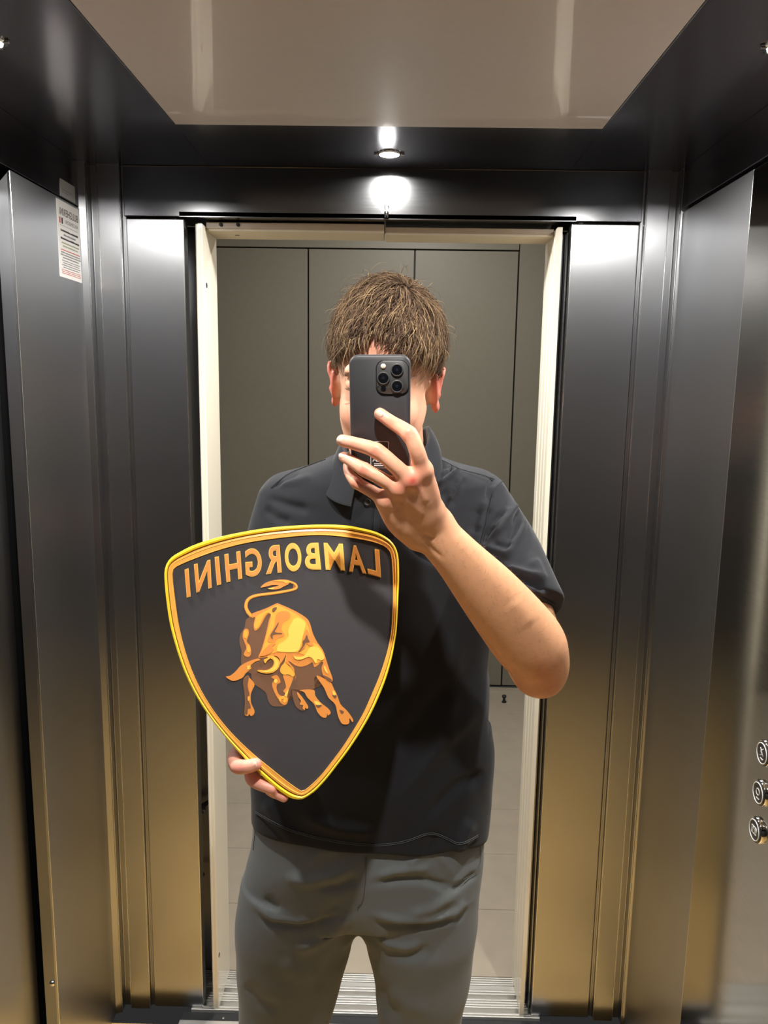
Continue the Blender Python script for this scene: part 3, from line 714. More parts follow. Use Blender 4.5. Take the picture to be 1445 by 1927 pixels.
# ================================================================== THE MAN : blended implicit surfaces
class Field:
    def __init__(s, lo, hi, h):
        s.lo = np.asarray(lo, np.float64); s.h = h
        s.n = np.ceil((np.asarray(hi)-s.lo)/h).astype(int)+1
        s.F = np.full(tuple(s.n), .06, np.float32)
    def sl(s, lo, hi):
        a = np.clip(np.floor((np.asarray(lo)-s.lo)/s.h).astype(int), 0, s.n); b = np.clip(np.ceil((np.asarray(hi)-s.lo)/s.h).astype(int)+1, 0, s.n)
        if (b <= a).any(): return None, None
        g = [(s.lo[i]+s.h*np.arange(a[i], b[i])).astype(np.float32) for i in range(3)]
        X = np.stack(np.meshgrid(*g, indexing='ij'), -1)
        return tuple(slice(a[i], b[i]) for i in range(3)), X
    def mix(s, sl, d, k, mode):
        f = s.F[sl]
        if mode == 'add':
            h = np.clip(.5+.5*(f-d)/k, 0, 1); s.F[sl] = f*(1-h)+d*h-k*h*(1-h)
        elif mode == 'sub':
            h = np.clip(.5-.5*(f+d)/k, 0, 1); s.F[sl] = f*(1-h)-d*h+k*h*(1-h)
    def ell(s, c, r, A=None, k=.01, mode='add'):
        """ellipsoid, A: 3x3 rows = local axes"""
        c = np.asarray(c); m = max(r)+.05 if mode == 'add' else max(r)+.02
        sl, X = s.sl(c-m, c+m)
        if sl is None: return
        q = X-c.astype(np.float32)
        if A is not None: q = q@np.asarray(A, np.float32).T
        r = np.asarray(r, np.float32); k0 = np.sqrt(((q/r)**2).sum(-1)); k1 = np.sqrt(((q/(r*r))**2).sum(-1))+1e-9
        s.mix(sl, k0*(k0-1)/k1, k, mode)
    def cone(s, a, ra, b, rb, k=.01, mode='add'):
        a = np.asarray(a, float); b = np.asarray(b, float); m = max(ra, rb)+.05
        sl, X = s.sl(np.minimum(a, b)-m, np.maximum(a, b)+m)
        if sl is None: return
        ab = (b-a).astype(np.float32); q = X-a.astype(np.float32)
        t = np.clip((q@ab)/(ab@ab+1e-12), 0, 1); d = np.sqrt(((q-t[..., None]*ab)**2).sum(-1))-(ra+(rb-ra)*t)
        s.mix(sl, d, k, mode)
    def chain(s, pts, rads, k=.008, wdir=None, thick=None, sub=4):
        """smooth tapering tube; wdir/thick give it an elliptical section (rads along wdir, thick across)"""
        q = [np.append(np.append(p, r), (thick[i] if thick is not None else r)) for i, (p, r) in enumerate(zip(pts, rads))]
        q = np.array(catmull(q, sub, False)); C, Rw, Rt = q[:, :3], q[:, 3], q[:, 4]
        m = Rw.max()+.03; sl0, X0 = s.sl(C.min(0)-m, C.max(0)+m)
        if sl0 is None: return
        D = np.full(X0.shape[:3], 9., np.float32); o0 = [q_.start for q_ in sl0]
        for i in range(len(C)-1):
            a = C[i].astype(np.float32); abv = (C[i+1]-C[i]).astype(np.float32); rr = max(Rw[i], Rw[i+1])+.022
            sl, X = s.sl(np.minimum(C[i], C[i+1])-rr, np.maximum(C[i], C[i+1])+rr)
            if sl is None: continue
            sub_ = tuple(slice(q_.start-o, q_.stop-o) for q_, o in zip(sl, o0)); qq = X-a
            t = np.clip((qq@abv)/(abv@abv+1e-12), 0, 1); e = qq-t[..., None]*abv
            rw = Rw[i]+(Rw[i+1]-Rw[i])*t
            if wdir is None: d = np.sqrt(np.einsum('...i,...i', e, e))-rw
            else:
                ax = abv/np.linalg.norm(abv); w = np.asarray(wdir, np.float32); w = w-ax*(w@ax); w /= np.linalg.norm(w)
                rt = Rt[i]+(Rt[i+1]-Rt[i])*t; ew = e@w; er2 = np.maximum(np.einsum('...i,...i', e, e)-ew**2, 0)
                k0 = np.sqrt((ew/rw)**2+er2/rt**2); k1 = np.sqrt((ew/rw**2)**2+er2/rt**4)+1e-6; d = k0*(k0-1)/k1
            D[sub_] = np.minimum(D[sub_], d)
        s.mix(sl0, D, k, 'add')
    def flat(s, a, b, wa, wb, ta, tb, wdir, k=.01):
        """tapered bar with elliptical section: half width w along wdir, half thickness t"""
        a = np.asarray(a, float); b = np.asarray(b, float); m = max(wa, wb)+.05
        sl, X = s.sl(np.minimum(a, b)-m, np.maximum(a, b)+m)
        if sl is None: return
        ab = b-a; L = np.linalg.norm(ab); ax = ab/L; w = np.asarray(wdir, float); w = w-ax*(w@ax); w /= np.linalg.norm(w); n = np.cross(ax, w)
        q = X-a.astype(np.float32); x = q@ax.astype(np.float32); t = np.clip(x/L, 0, 1); e = x-t*L
        W_ = wa+(wb-wa)*t; T_ = ta+(tb-ta)*t
        qw = q@w.astype(np.float32); qn = q@n.astype(np.float32)
        k0 = np.sqrt((qw/W_)**2+(qn/T_)**2+(e/T_)**2); k1 = np.sqrt((qw/W_**2)**2+(qn/T_**2)**2+(e/T_**2)**2)+1e-6
        s.mix(sl, k0*(k0-1)/k1, k, 'add')
    def rows(s, table, k=.01, p=2.3):
        """stack of superelliptic sections: rows (z, cx, cy, a, b) ascending z"""
        T_ = np.array(sorted(table)); z0, z1 = T_[0, 0], T_[-1, 0]
        m = .05; lo = [(T_[:, 1]-T_[:, 3]).min()-m, (T_[:, 2]-T_[:, 4]).min()-m, z0-m]; hi = [(T_[:, 1]+T_[:, 3]).max()+m, (T_[:, 2]+T_[:, 4]).max()+m, z1+m]
        sl, X = s.sl(lo, hi)
        if sl is None: return
        zz = X[0, 0, :, 2]; zc = np.clip(zz, z0, z1); iv = [np.interp(zc, T_[:, 0], T_[:, i]).astype(np.float32) for i in range(1, 5)]
        cx_, cy_, a, b = iv
        qx = np.abs(X[..., 0]-cx_)/a; qy = np.abs(X[..., 1]-cy_)/b
        r = (qx**p+qy**p)**(1/p); d = (r-1)*np.minimum(a, b)*1.0
        # distance scale: wide direction corrected
        dz = np.maximum(np.maximum(z0-zz, zz-z1), 0)
        d = np.where(dz > 0, np.sqrt(np.maximum(d, 0)**2+dz**2), d)
        s.mix(sl, d.astype(np.float32), k, 'add')
    def cut(s, fn, lo, hi, k=.004):
        """keep where fn(X) <= 0"""
        sl, X = s.sl(lo, hi)
        if sl is None: return
        d = fn(X).astype(np.float32); f = s.F[sl]; h = np.clip(.5-.5*(f-d)/k, 0, 1); s.F[sl] = f*(1-h)+d*h+k*h*(1-h)
    def nets(s):
        Fd = s.F; neg = Fd < 0
        c = [Fd[i:Fd.shape[0]-1+i, j:Fd.shape[1]-1+j, l:Fd.shape[2]-1+l] for i in (0, 1) for j in (0, 1) for l in (0, 1)]
        cnt = sum((x < 0).astype(np.int8) for x in c); act = (cnt > 0) & (cnt < 8)
        ii = np.argwhere(act); V = np.stack([x[act] for x in c], 1).astype(np.float64)
        off = np.array([(i, j, l) for i in (0, 1) for j in (0, 1) for l in (0, 1)], float)
        acc = np.zeros((len(ii), 3)); nn = np.zeros(len(ii))
        for a in range(8):
            for b in range(a+1, 8):
                if np.abs(off[a]-off[b]).sum() != 1: continue
                m = (V[:, a] < 0) != (V[:, b] < 0)
                t = V[m, a]/(V[m, a]-V[m, b]); acc[m] += off[a]+(off[b]-off[a])*t[:, None]; nn[m] += 1
        vert = s.lo+s.h*(ii+acc/nn[:, None])
        idx = np.full(act.shape, -1, np.int64); idx[act] = np.arange(len(ii))
        faces = []
        for ax in range(3):
            u, w = [(1, 2), (2, 0), (0, 1)][ax]
            A = [slice(None)]*3; B = [slice(None)]*3; A[ax] = slice(0, -1); B[ax] = slice(1, None)
            sa = neg[tuple(A)]; sb = neg[tuple(B)]; ch_ = sa != sb
            e = np.argwhere(ch_); ok = (e[:, u] > 0) & (e[:, w] > 0) & (e[:, u] < s.n[u]-1) & (e[:, w] < s.n[w]-1); e = e[ok]
            fl_ = sa[tuple(e.T)]
            def g(du, dw):
                q = e.copy(); q[:, u] += du; q[:, w] += dw; return idx[tuple(q.T)]
            quad = np.stack([g(-1, -1), g(0, -1), g(0, 0), g(-1, 0)], 1)
            quad[~fl_] = quad[~fl_][:, ::-1]; faces.append(quad)
        return vert, np.concatenate(faces)
def relax(v, f, it=2, lam=.5):
    for _ in range(it):
        acc = np.zeros_like(v); n = np.zeros(len(v))
        ia = np.concatenate([f[:, 0], f[:, 1], f[:, 2], f[:, 3], f[:, 1], f[:, 2], f[:, 3], f[:, 0]]); ib = np.concatenate([f[:, 1], f[:, 2], f[:, 3], f[:, 0], f[:, 0], f[:, 1], f[:, 2], f[:, 3]])
        n = np.bincount(ia, minlength=len(v)).astype(float)
        for c in range(3): acc[:, c] = np.bincount(ia, weights=v[ib, c], minlength=len(v))
        v = v*(1-lam)+lam*acc/n[:, None]
    return v
def vnormals(v, f):
    nrm = np.cross(v[f[:, 2]]-v[f[:, 0]], v[f[:, 3]]-v[f[:, 1]]); vn = np.zeros_like(v)
    ia = f.T.ravel()
    for c in range(3): vn[:, c] = np.bincount(ia, weights=np.tile(nrm[:, c], 4), minlength=len(v))
    return vn/(np.linalg.norm(vn, axis=1)[:, None]+1e-12)
def fast_mesh(name, v, f, m, parent, col=None):
    me = bpy.data.meshes.new(name); me.vertices.add(len(v)); me.vertices.foreach_set('co', np.asarray(v, np.float32).ravel())
    n = len(f); me.loops.add(n*4); me.loops.foreach_set('vertex_index', np.asarray(f, np.int32).ravel())
    me.polygons.add(n); me.polygons.foreach_set('loop_start', np.arange(0, n*4, 4, dtype=np.int32))
    me.polygons.foreach_set('use_smooth', np.ones(n, bool)); me.update(calc_edges=True); me.validate()
    if col is not None:
        ca = me.color_attributes.new('Col', 'FLOAT_COLOR', 'POINT')
        ca.data.foreach_set('color', np.concatenate([col, np.ones((len(col), 1))], 1).astype(np.float32).ravel())
    me.materials.append(m); o = bpy.data.objects.new(name, me); return link(o, parent)
def seg_dist(uv, pts):
    best = np.full(len(uv), 1e9); par = np.zeros(len(uv)); n = len(pts)-1
    for i in range(n):
        a = np.array(pts[i], float); b = np.array(pts[i+1], float); ab = b-a
        t = np.clip(((uv-a)@ab)/(ab@ab+1e-9), 0, 1); d = np.linalg.norm(uv-a-t[:, None]*ab, axis=1)
        m = d < best; best[m] = d[m]; par[m] = (i+t[m])/n
    return best, par
def creases(v, vn, items, ymax):
    """items: (polyline seen in the picture, width px, height m); folds fade towards their ends"""
    uv = proj(v); face = np.clip(-(vn*(v-CAMP)).sum(1)/np.linalg.norm(v-CAMP, axis=1), 0, 1)
    front = (v[:, 1] < ymax)*np.clip(face*2.5, 0, 1); disp = np.zeros(len(v))
    for pts, w, h in items:
        d, t = seg_dist(uv, pts); fade = np.clip(np.minimum(t, 1-t)*5, .15, 1)
        disp += h*np.exp(-(d/w)**2)*fade
    return v+vn*(disp*front)[:, None]

M_skin = mat('skin', lin(226, 172, 140), .45, 0, .4, noise=.05, nscale=(90, 90, 90), bump=.10, bscale=(700, 700, 700), attr='Col', sss=.22)
M_nail = mat('fingernail', lin(238, 190, 170), .25, 0, .5, sss=.1)
M_shirt = mat('charcoal_pique', lin(36, 38, 43), .85, 0, .2, noise=.08, nscale=(1500, 1500, 1500), bump=.12, sheen=.12)
M_shirt_in = mat('collar_underside', lin(40, 43, 48), .85, 0, .2)
M_thread = mat('shirt_thread', lin(78, 82, 88), .8)
M_trouser = mat('grey_twill', lin(110, 115, 117), .85, 0, .2, noise=.06, nscale=(1200, 1200, 1200), bump=.10, sheen=.15)
M_tthread = mat('trouser_thread', lin(80, 82, 80), .8)
M_hair = mat('brown_hair', lin(104, 84, 64), .6, 0, .3, ior=1.0, attr='Col')
M_scalp = mat('hair_base', lin(52, 40, 32), .9, 0, .0, ior=1.0, noise=.25, nscale=(500, 500, 60))
M_eye = mat('eye_white', (.7, .68, .65), .2); M_iris = mat('iris', (.05, .035, .02), .15)
M_brow = mat('eyebrow_hair', lin(104, 78, 62), .7)
M_shoe = mat('black_leather', (.02, .02, .02), .35); M_sole = mat('rubber_sole', (.05, .05, .05), .7)

man = empty('person', (-.03, 1.27, 0))
def mch(o, par=None):
    o.parent = man; o.location = Vector(o.location)-man.location; return o

# ---------------------------------------------------------------- head frame
HC = P(723, 727, 1.175)
yaw, pit, rol = math.radians(-7), math.radians(14), math.radians(2.5)
hf = np.array([math.sin(yaw)*math.cos(pit), -math.cos(yaw)*math.cos(pit), -math.sin(pit)])
hr = np.array([math.cos(yaw), math.sin(yaw), 0]); hu = np.cross(hr, -hf); hu = hu if hu[2] > 0 else -hu
hr, hu = hr*math.cos(rol)-hu*math.sin(rol), hu*math.cos(rol)+hr*math.sin(rol)
HA = np.stack([hr, hf, hu])
def hp(r, f, u): return HC+hr*r+hf*f+hu*u
Bd = Field(P(600, 640, 1.2)-np.array([.03, .22, 0])*0+np.array([0, -.2, -.55]), [0, 0, 0], .0025) if False else None
NECK = np.array([HC[0]+.008, 1.255, 1.478])
hb = Field([HC[0]-.13, 1.03, HC[2]-.26], [HC[0]+.13, 1.40, HC[2]+.17], .0022)
hb.ell(hp(0, -.012, .045), (.0715, .096, .091), HA, .012)
hb.ell(hp(0, .034, -.025), (.0555, .060, .082), HA, .02)
hb.ell(hp(0, .016, -.035), (.0595, .05, .058), HA, .015)
for s_ in (-1, 1): hb.cone(hp(s_*.047, .004, -.028), .014, hp(s_*.022, .066, -.088), .014, .02)
hb.ell(hp(0, .070, -.092), (.026, .020, .018), HA, .02)
FU = .014
hb.cone(hp(-.036, .083, .026+FU), .009, hp(.036, .083, .026+FU), .009, .016)
for s_ in (-1, 1):
    hb.ell(hp(s_*.031, .098, .008+FU), (.017, .012, .010), HA, .010, 'sub')
    hb.ell(hp(s_*.031, .0795, .007+FU), (.0135, .0125, .0115), HA, .003)
    hb.ell(hp(s_*.036, .060, -.026), (.016, .016, .018), HA, .018)
hb.cone(hp(0, .090, .010), .006, hp(0, .112, -.026), .0095, .010)
for s_ in (-1, 1): hb.ell(hp(s_*.011, .102, -.031), (.008, .010, .008), HA, .006)
hb.ell(hp(0, .092, -.059), (.025, .009, .0055), HA, .005); hb.ell(hp(0, .090, -.068), (.021, .009, .0065), HA, .005)
hb.cone(hp(-.022, .096, -.0635), .0012, hp(.022, .096, -.0635), .0012, .002, 'sub')
for s_ in (-1, 1):      # ears
    eo = .0755
    ea = math.radians(18)*s_
    er = hr*math.cos(ea)-hf*math.sin(ea)*1.0; ef = hf*math.cos(ea)+hr*math.sin(ea); EA = np.stack([er, ef, hu])
    ec = hp(s_*eo, -.014, -.004)
    ep = lambda r, f, u: ec+er*r*s_+ef*f+hu*u
    hb.ell(ep(-.002, .002, 0), (.0055, .0165, .028), EA, .006); hb.ell(ep(-.009, .006, -.002), (.011, .010, .018), EA, .006)
    rim = [ep(.0, .010, .006), ep(.006, .010, .020), ep(.010, .002, .0295), ep(.012, -.010, .027), ep(.012, -.0165, .014), ep(.010, -.0165, .0), ep(.006, -.012, -.014), ep(.002, -.004, -.024)]
    hb.chain(rim, [.003, .0036, .0042, .0044, .0044, .0042, .004, .004], .004)
    hb.ell(ep(.002, -.001, -.027), (.0055, .0085, .0095), EA, .006)
    hb.ell(ep(.007, -.001, .001), (.0065, .0085, .015), EA, .004, 'sub')
    hb.ell(ep(.003, .0095, -.005), (.004, .004, .006), EA, .004)
hb.cone(hp(0, -.030, -.045), .055, NECK, .058, .02)
hb.ell(hp(0, .040, -.105), (.012, .012, .012), HA, .02)
hb.cone(NECK, .058, NECK+np.array([0, .01, -.10]), .075, .03)
hv, hfc = hb.nets(); hv = relax(hv, hfc, 4, .4)
loc = (hv-HC)@HA.T
base = np.array(lin(228, 176, 146)); red = np.array(lin(214, 120, 104)); dark = np.array(lin(206, 160, 132))
def blend(col, c, w): return col*(1-w[:, None])+np.asarray(c)*w[:, None]
hcol = np.tile(base, (len(hv), 1))
ear = np.clip((np.abs(loc[:, 0])-.069)/.006, 0, 1)*(loc[:, 2] > -.05)*(loc[:, 2] < .04); hcol = blend(hcol, lin(222, 128, 112), ear*.8)
inner_ear = np.exp(-(((loc[:, 1]+.014)/.009)**2+((loc[:, 2]+.002)/.016)**2))*ear; hcol = blend(hcol, lin(214, 78, 66), np.clip(inner_ear*1.1, 0, 1))
beard = np.clip((-.045-loc[:, 2])/.02, 0, 1)*(loc[:, 1] > 0)*(np.abs(loc[:, 2]+.0635) > .010); hcol = blend(hcol, lin(196, 152, 128), beard*.55)
lips = (np.abs(loc[:, 2]+.0635) < .010)*(np.abs(loc[:, 0]) < .026)*(loc[:, 1] > .08); hcol = blend(hcol, lin(206, 120, 110), lips*.8)
fore = np.clip((loc[:, 2]-.05)/.02, 0, 1)*(loc[:, 1] > .03); hcol = blend(hcol, lin(216, 150, 126), fore*.7)
cheek = np.exp(-(((np.abs(loc[:, 0])-.042)/.02)**2+((loc[:, 2]+.03)/.025)**2))*(loc[:, 1] > .03); hcol = blend(hcol, lin(226, 158, 134), cheek*.5)

# ---------------------------------------------------------------- raised arm and hand
def J(u, v, Y): return P(u, v, Y)
SHO = J(905, 960, 1.285); ELB = J(1014, 1254, 1.085); WRI = J(813, 997, .985)
ab = Field(np.minimum.reduce([J(615, 770, .9), J(1075, 1330, .9)])-.03, np.array([.34, 1.37, 1.63]), .0017)
ab.lo = np.array([-.12, .86, 1.10]); ab.n = np.ceil((np.array([.34, 1.36, 1.62])-ab.lo)/ab.h).astype(int)+1; ab.F = np.full(tuple(ab.n), .06, np.float32)
# upper arm
ab.chain([SHO, J(955, 1080, 1.20), J(995, 1190, 1.135), ELB+np.array([-.008, .012, .012])], [.052, .048, .045, .038], .02)
# forearm : flattened towards the wrist
dirw = np.array([.75, 0, .66])
m1 = J(985, 1196, 1.052); m2 = J(925, 1122, 1.022); m3 = J(862, 1050, .998)
ab.chain([ELB+np.array([-.004, -.002, .004]), J(1008, 1228, 1.065), m1, m2, m3, WRI, J(797, 972, .972)], [.040, .047, .0500, .0425, .0320, .0285, .0290], .016, dirw, [.038, .041, .042, .035, .0255, .0205, .0190], 14)
ab.ell(J(1037, 1260, 1.082), (.017, .02, .022), None, .03)       # elbow point
ab.ell(J(1014, 1286, 1.085), (.020, .02, .014), None, .03)
ab.ell(J(832, 978, .988), (.008, .008, .010), None, .02)       # wrist bone
# back of the hand
def JH(u, v, h):                                  # point seen at (u,v), h in front of the phone's back
    d = ray(u, v); t = ((PC+pn*h-CAMP)@pn)/(d@pn); return CAMP+d*t
MI, MM, MR, MP = JH(795, 886, .032), JH(772, 904, .037), JH(749, 921, .034), JH(727, 942, .026)
for q_, (mcp, r) in enumerate(((MI, .0120), (MM, .0116), (MR, .0108), (MP, .0100))):
    st_ = WRI*.55+J(791, 962, .966)*.45+(mcp-MM)*.38; md_ = (st_+mcp)/2+(mcp-MM)*.08+np.array([0, -.002, 0])
    ab.chain([st_, md_, mcp], [.0160, .0148, r], .010)
ab.chain([MI+np.array([0, .003, 0]), MM+np.array([0, .003, 0]), MR+np.array([0, .003, 0]), MP], [.0100, .0105, .0100, .0092], .008)
ab.chain([JH(727, 946, .020), J(748, 985, .966), J(784, 1012, .982)], [.0115, .0135, .0165], .012)
kn = [(MI, .0108), (MM, .0106), (MR, .0098), (MP, .0092)]
for p_, r in kn: ab.ell(p_+np.array([0, -.0022, .001]), (r*.95, r*.95, r*.95), None, .008)
fing = {'index': ([MI, JH(785, 850, .040), JH(770, 817, .034), JH(736, 794, .0155), JH(715, 779, .0085)], [.0106, .0098, .0096, .0082, .0078]),
        'middle': ([MM, JH(739, 873, .040), JH(708, 848, .035), JH(668, 835, .018), JH(644, 829, .0060)], [.0105, .0094, .0093, .0083, .0077]),
        'ring': ([MR, JH(717, 901, .037), JH(686, 884, .032), JH(663, 869, .017), JH(647, 860, .0050)], [.0098, .0088, .0087, .0076, .0070]),
        'little': ([MP, JH(698, 924, .026), JH(671, 908, .020), JH(658, 892, .008), JH(653, 877, -.003)], [.0092, .0080, .0076, .0066, .0058])}
for nme, (pts, rad) in fing.items():
    ab.chain(pts, rad, .0045)
    ab.ell(pts[2]+np.array([.0, -.0008, .0]), (rad[2]*.99,)*3, None, .003)     # knuckle
# web between index and middle, thumb behind the phone (screen side)
TH = [J(797, 950, .978), JH(794, 905, -.004), JH(777, 862, -.0235), JH(744, 838, -.0230), JH(726, 830, -.0205)]
ab.chain(TH, [.014, .0135, .0115, .0105, .0085], .012)
av, afc = ab.nets(); av = relax(av, afc, 5, .45)
an = vnormals(av, afc)
# creases of the wrist, tendons, knuckle wrinkles
av = creases(av, an, [([(800, 1018), (815, 1035), (835, 1052)], 4, -.0012), ([(795, 1005), (820, 1015)], 4, -.0010), ([(760, 932), (780, 955), (800, 975)], 7, .0009), ([(785, 915), (805, 948)], 6, .0009),
                      ([(735, 950), (760, 972)], 6, .0008), ([(742, 935), (760, 950)], 5, -.0012), ([(765, 918), (785, 940)], 6, -.0009), ([(770, 810), (766, 824)], 2.0, -.0005), ([(776, 808), (774, 822)], 2.0, -.0005), ([(707, 840), (701, 856)], 2, -.0005), ([(712, 842), (706, 858)], 2, -.0005),
                      ([(685, 878), (680, 892)], 2, -.0004), ([(960, 1130), (1000, 1180)], 20, .0015), ([(985, 1270), (1030, 1254)], 12, -.0006)], 1.2)
auv = proj(av)
acol = np.tile(np.array(lin(226, 170, 130)), (len(av), 1))
def spot(col, u, v, r, c, w, uv): return blend(col, c, w*np.exp(-((uv[:, 0]-u)**2+(uv[:, 1]-v)**2)/r**2))
hand_w = 1/(1+np.exp((auv[:, 1]-985-(auv[:, 0]-800)*-.3)/25.)); acol = blend(acol, lin(226, 168, 140), hand_w*.8)
for u, v, r, w in ((776, 905, 17, .7), (797, 886, 12, .25), (750, 920, 14, .4), (729, 940, 12, .35), (772, 815, 14, .45), (706, 847, 14, .45), (684, 884, 12, .5), (671, 907, 12, .4), (735, 795, 12, .3), (665, 833, 12, .3)):
    acol = spot(acol, u, v, r, lin(214, 106, 88), w, auv)
acol = spot(acol, 777, 905, 6, lin(188, 62, 54), .7, auv)
for u, v in ((716, 780), (645, 829), (648, 861)): acol = spot(acol, u, v, 12, lin(238, 172, 156), .6, auv)
acol = spot(acol, 1020, 1280, 40, lin(206, 128, 100), .6, auv)

# ---------------------------------------------------------------- lowered arm, hand gripping the sign
lb = Field([-.42, .90, .84], [-.10, 1.36, 1.62], .0020)
SH2 = J(545, 985, 1.285); EL2 = J(500, 1215, 1.33); WR2 = J(478, 1368, 1.115)
lb.cone(SH2, .052, EL2, .042, .02)
lb.chain([EL2, EL2*.6+WR2*.4, WR2], [.044, .042, .028], .02, [1, 0, 0], [.042, .036, .021])
def JS(u, v, h):                                  # point seen at (u,v), h in front of the sign's face
    d = ray(u, v); t = ((SC0+sn*h-CAMP)@sn)/(d@sn); return CAMP+d*t
pal = JS(490, 1425, -.050)
lb.chain([WR2, (WR2+pal)/2, pal], [.028, .034, .036], .014, [.8, 0, -.6], [.020, .016, .014])
gf = [([pal, JS(460, 1410, -.046), JS(444, 1423, -.034), JS(446, 1441, -.008), JS(463, 1443, .007), JS(481, 1438, .0095)], [.014, .0120, .0112, .0104, .0094, .0086]),
      ([pal, JS(486, 1440, -.046), JS(474, 1454, -.034), JS(477, 1468, -.016), JS(496, 1478, -.007), JS(511, 1484, -.005)], [.014, .0112, .0104, .0094, .0084, .0080]),
      ([pal, JS(512, 1464, -.044), JS(508, 1482, -.032), JS(514, 1490, -.016), JS(526, 1496, -.009), JS(534, 1501, -.007)], [.013, .0100, .0090, .0078, .0070, .0064])]
for pts, rad in gf: lb.chain(pts, rad, .0045)
lb.chain([pal, JS(525, 1405, -.036), JS(560, 1412, -.026)], [.016, .012, .009], .012)
lv, lfc = lb.nets(); lv = relax(lv, lfc, 3, .4)
luv = proj(lv); lcol = np.tile(np.array(lin(234, 172, 150)), (len(lv), 1))
for u, v in ((484, 1438), (516, 1482), (540, 1502), (450, 1445), (480, 1466)): lcol = spot(lcol, u, v, 12, lin(238, 150, 134), .7, luv)

# ---------------------------------------------------------------- trunk and legs under the clothes
tb = Field([-.34, 1.08, .02], [.27, 1.46, 1.50], .006)
tb.rows([(1.44, -.02, 1.27, .07, .065), (1.40, -.02, 1.28, .16, .085), (1.30, -.02, 1.28, .165, .095), (1.12, -.03, 1.275, .145, .095), (.98, -.03, 1.27, .145, .10), (.86, -.03, 1.275, .15, .10), (.78, -.03, 1.275, .14, .09)], .02)
for xh, xk, xa in ((-.150, -.170, -.176), (.050, .052, .054)):
    tb.cone([xh, 1.275, .80], .075, [xk, 1.27, .47], .052, .02); tb.cone([xk, 1.27, .47], .05, [xa, 1.29, .10], .036, .01)
    tb.cone([xa, 1.29, .07], .035, [xa, 1.16, .05], .028, .02)
tv, tfc = tb.nets(); tcol = np.tile(base, (len(tv), 1))
ofs = np.cumsum([0, len(hv), len(av), len(lv)])
allv = np.concatenate([hv, av, lv, tv]); allf = np.concatenate([hfc+ofs[0], afc+ofs[1], lfc+ofs[2], tfc+ofs[3]]); allc = np.concatenate([hcol, acol, lcol, tcol])
body = mch(fast_mesh('body', allv, allf, M_skin, None, allc))

# nails, eyes, brows
def nail(p_tip, p_dip, r, parent=body):
    ax = p_tip-p_dip; ax /= np.linalg.norm(ax); up = CAMP-p_tip; up = up-ax*(up@ax); up /= np.linalg.norm(up); sd = np.cross(ax, up)
    vs_, fs = [], []; nu, nv_ = 9, 7
    for i in range(nu):
        for j in range(nv_):
            a = (i/(nu-1)-.5)*1.7; t = j/(nv_-1); wid = .80*(1-.25*abs(2*t-1)**3)
            c = p_tip-ax*(.007-.0105*t)
            vs_.append(c+sd*math.sin(a)*r*wid+up*(math.cos(a)*r*.97+.0006*(1-abs(2*t-1)**4)))
    for i in range(nu-1):
        for j in range(nv_-1): fs.append((i*nv_+j, i*nv_+j+1, (i+1)*nv_+j+1, (i+1)*nv_+j))
    o = mesh_obj('fingernail', vs_, fs, M_nail, None, True); o.parent = parent
    sm = o.modifiers.new('thick', 'SOLIDIFY'); sm.thickness = .0006; sm.offset = 1
for nme in ('index', 'middle', 'ring'):
    pts, rad = fing[nme]; nail(pts[4], pts[3], rad[4])
for pts, rad in gf[:1]: nail(pts[5], pts[4], rad[5])
def bch(o): o.parent = body; return o
def hf_at(r, u):                                  # how far forward the face is at (right, up)
    m = (np.abs(loc[:, 0]-r) < .004) & (np.abs(loc[:, 2]-u) < .004); return loc[m, 1].max() if m.any() else .08
for s_ in (-1, 1):
    e = lathe('eyelid_line', [(.0001, .0)], M_iris, None) if False else None
    tb_ = [hp(s_*.031+x, hf_at(s_*.031+x, FU+.0015)+.0003, FU+.0035-.002*math.cos(x*90)) for x in np.linspace(-.0125, .0125, 9)]
    bch(tube('eyelashes', tb_, [.0004, .0009, .0011, .0012, .0012, .0012, .0011, .0009, .0004], M_brow, None, 6))
    vs_, fs = [], []
    for kx in range(170):
        x = rng.uniform(-.021, .021); u0 = FU+.024-.10*abs(x+.004*s_)*(1 if x*s_ > 0 else .4)+rng.uniform(-.003, .003)
        dx = s_*rng.uniform(.003, .006); r0 = s_*.029+x; u1 = u0+rng.uniform(-.001, .003); a = hp(r0, hf_at(r0, u0)+.0002, u0); b = hp(r0+dx, hf_at(r0+dx, u1)+.0008, u1)
        w = hu*.00035; i = len(vs_); vs_ += [a-w, a+w, b]; fs.append((i, i+1, i+2))
    bch(mesh_obj('eyebrow', vs_, fs, M_brow, None))

# ---------------------------------------------------------------- hair
cap = Field(HC-np.array([.14, .16, .12]), HC+np.array([.14, .18, .19]), .003)
cap.ell(hp(.003, -.013, .048), (.0765, .1000, .1010), HA, .01)
def hairline(q):
    # >0 where skin should stay free of hair : local coordinates (right, forward, up)
    r, f, u = q[..., 0], q[..., 1], q[..., 2]
    front = .080+.014*np.exp(-((r-.004)/.02)**2)
    lim = np.where(f > .035, front-.25*np.abs(r), np.where(f > -.03, .022+(f+.03)*.45, -.035+(f+.03)*.3))
    return lim-u
cap.cut(lambda X: hairline((X-HC)@HA.T), cap.lo, cap.lo+cap.h*cap.n, .006)
cv, cf_ = cap.nets(); cv = relax(cv, cf_, 4, .5)
hair = mch(fast_mesh('hair', cv, cf_, M_scalp, None))
SK = np.array([.0765, .1000, .1010]); SKC = np.array([.003, -.013, .048])
crown_l = (P(757, 572, 1.14)-HC)@HA.T
crown = (crown_l-SKC)/SK; crown /= np.linalg.norm(crown)
def lowfreq(p, s):
    return np.sin(p[0]*61*s+1.3)*np.cos(p[1]*53*s+.4)+np.sin(p[2]*67*s+2.1+p[0]*31*s)
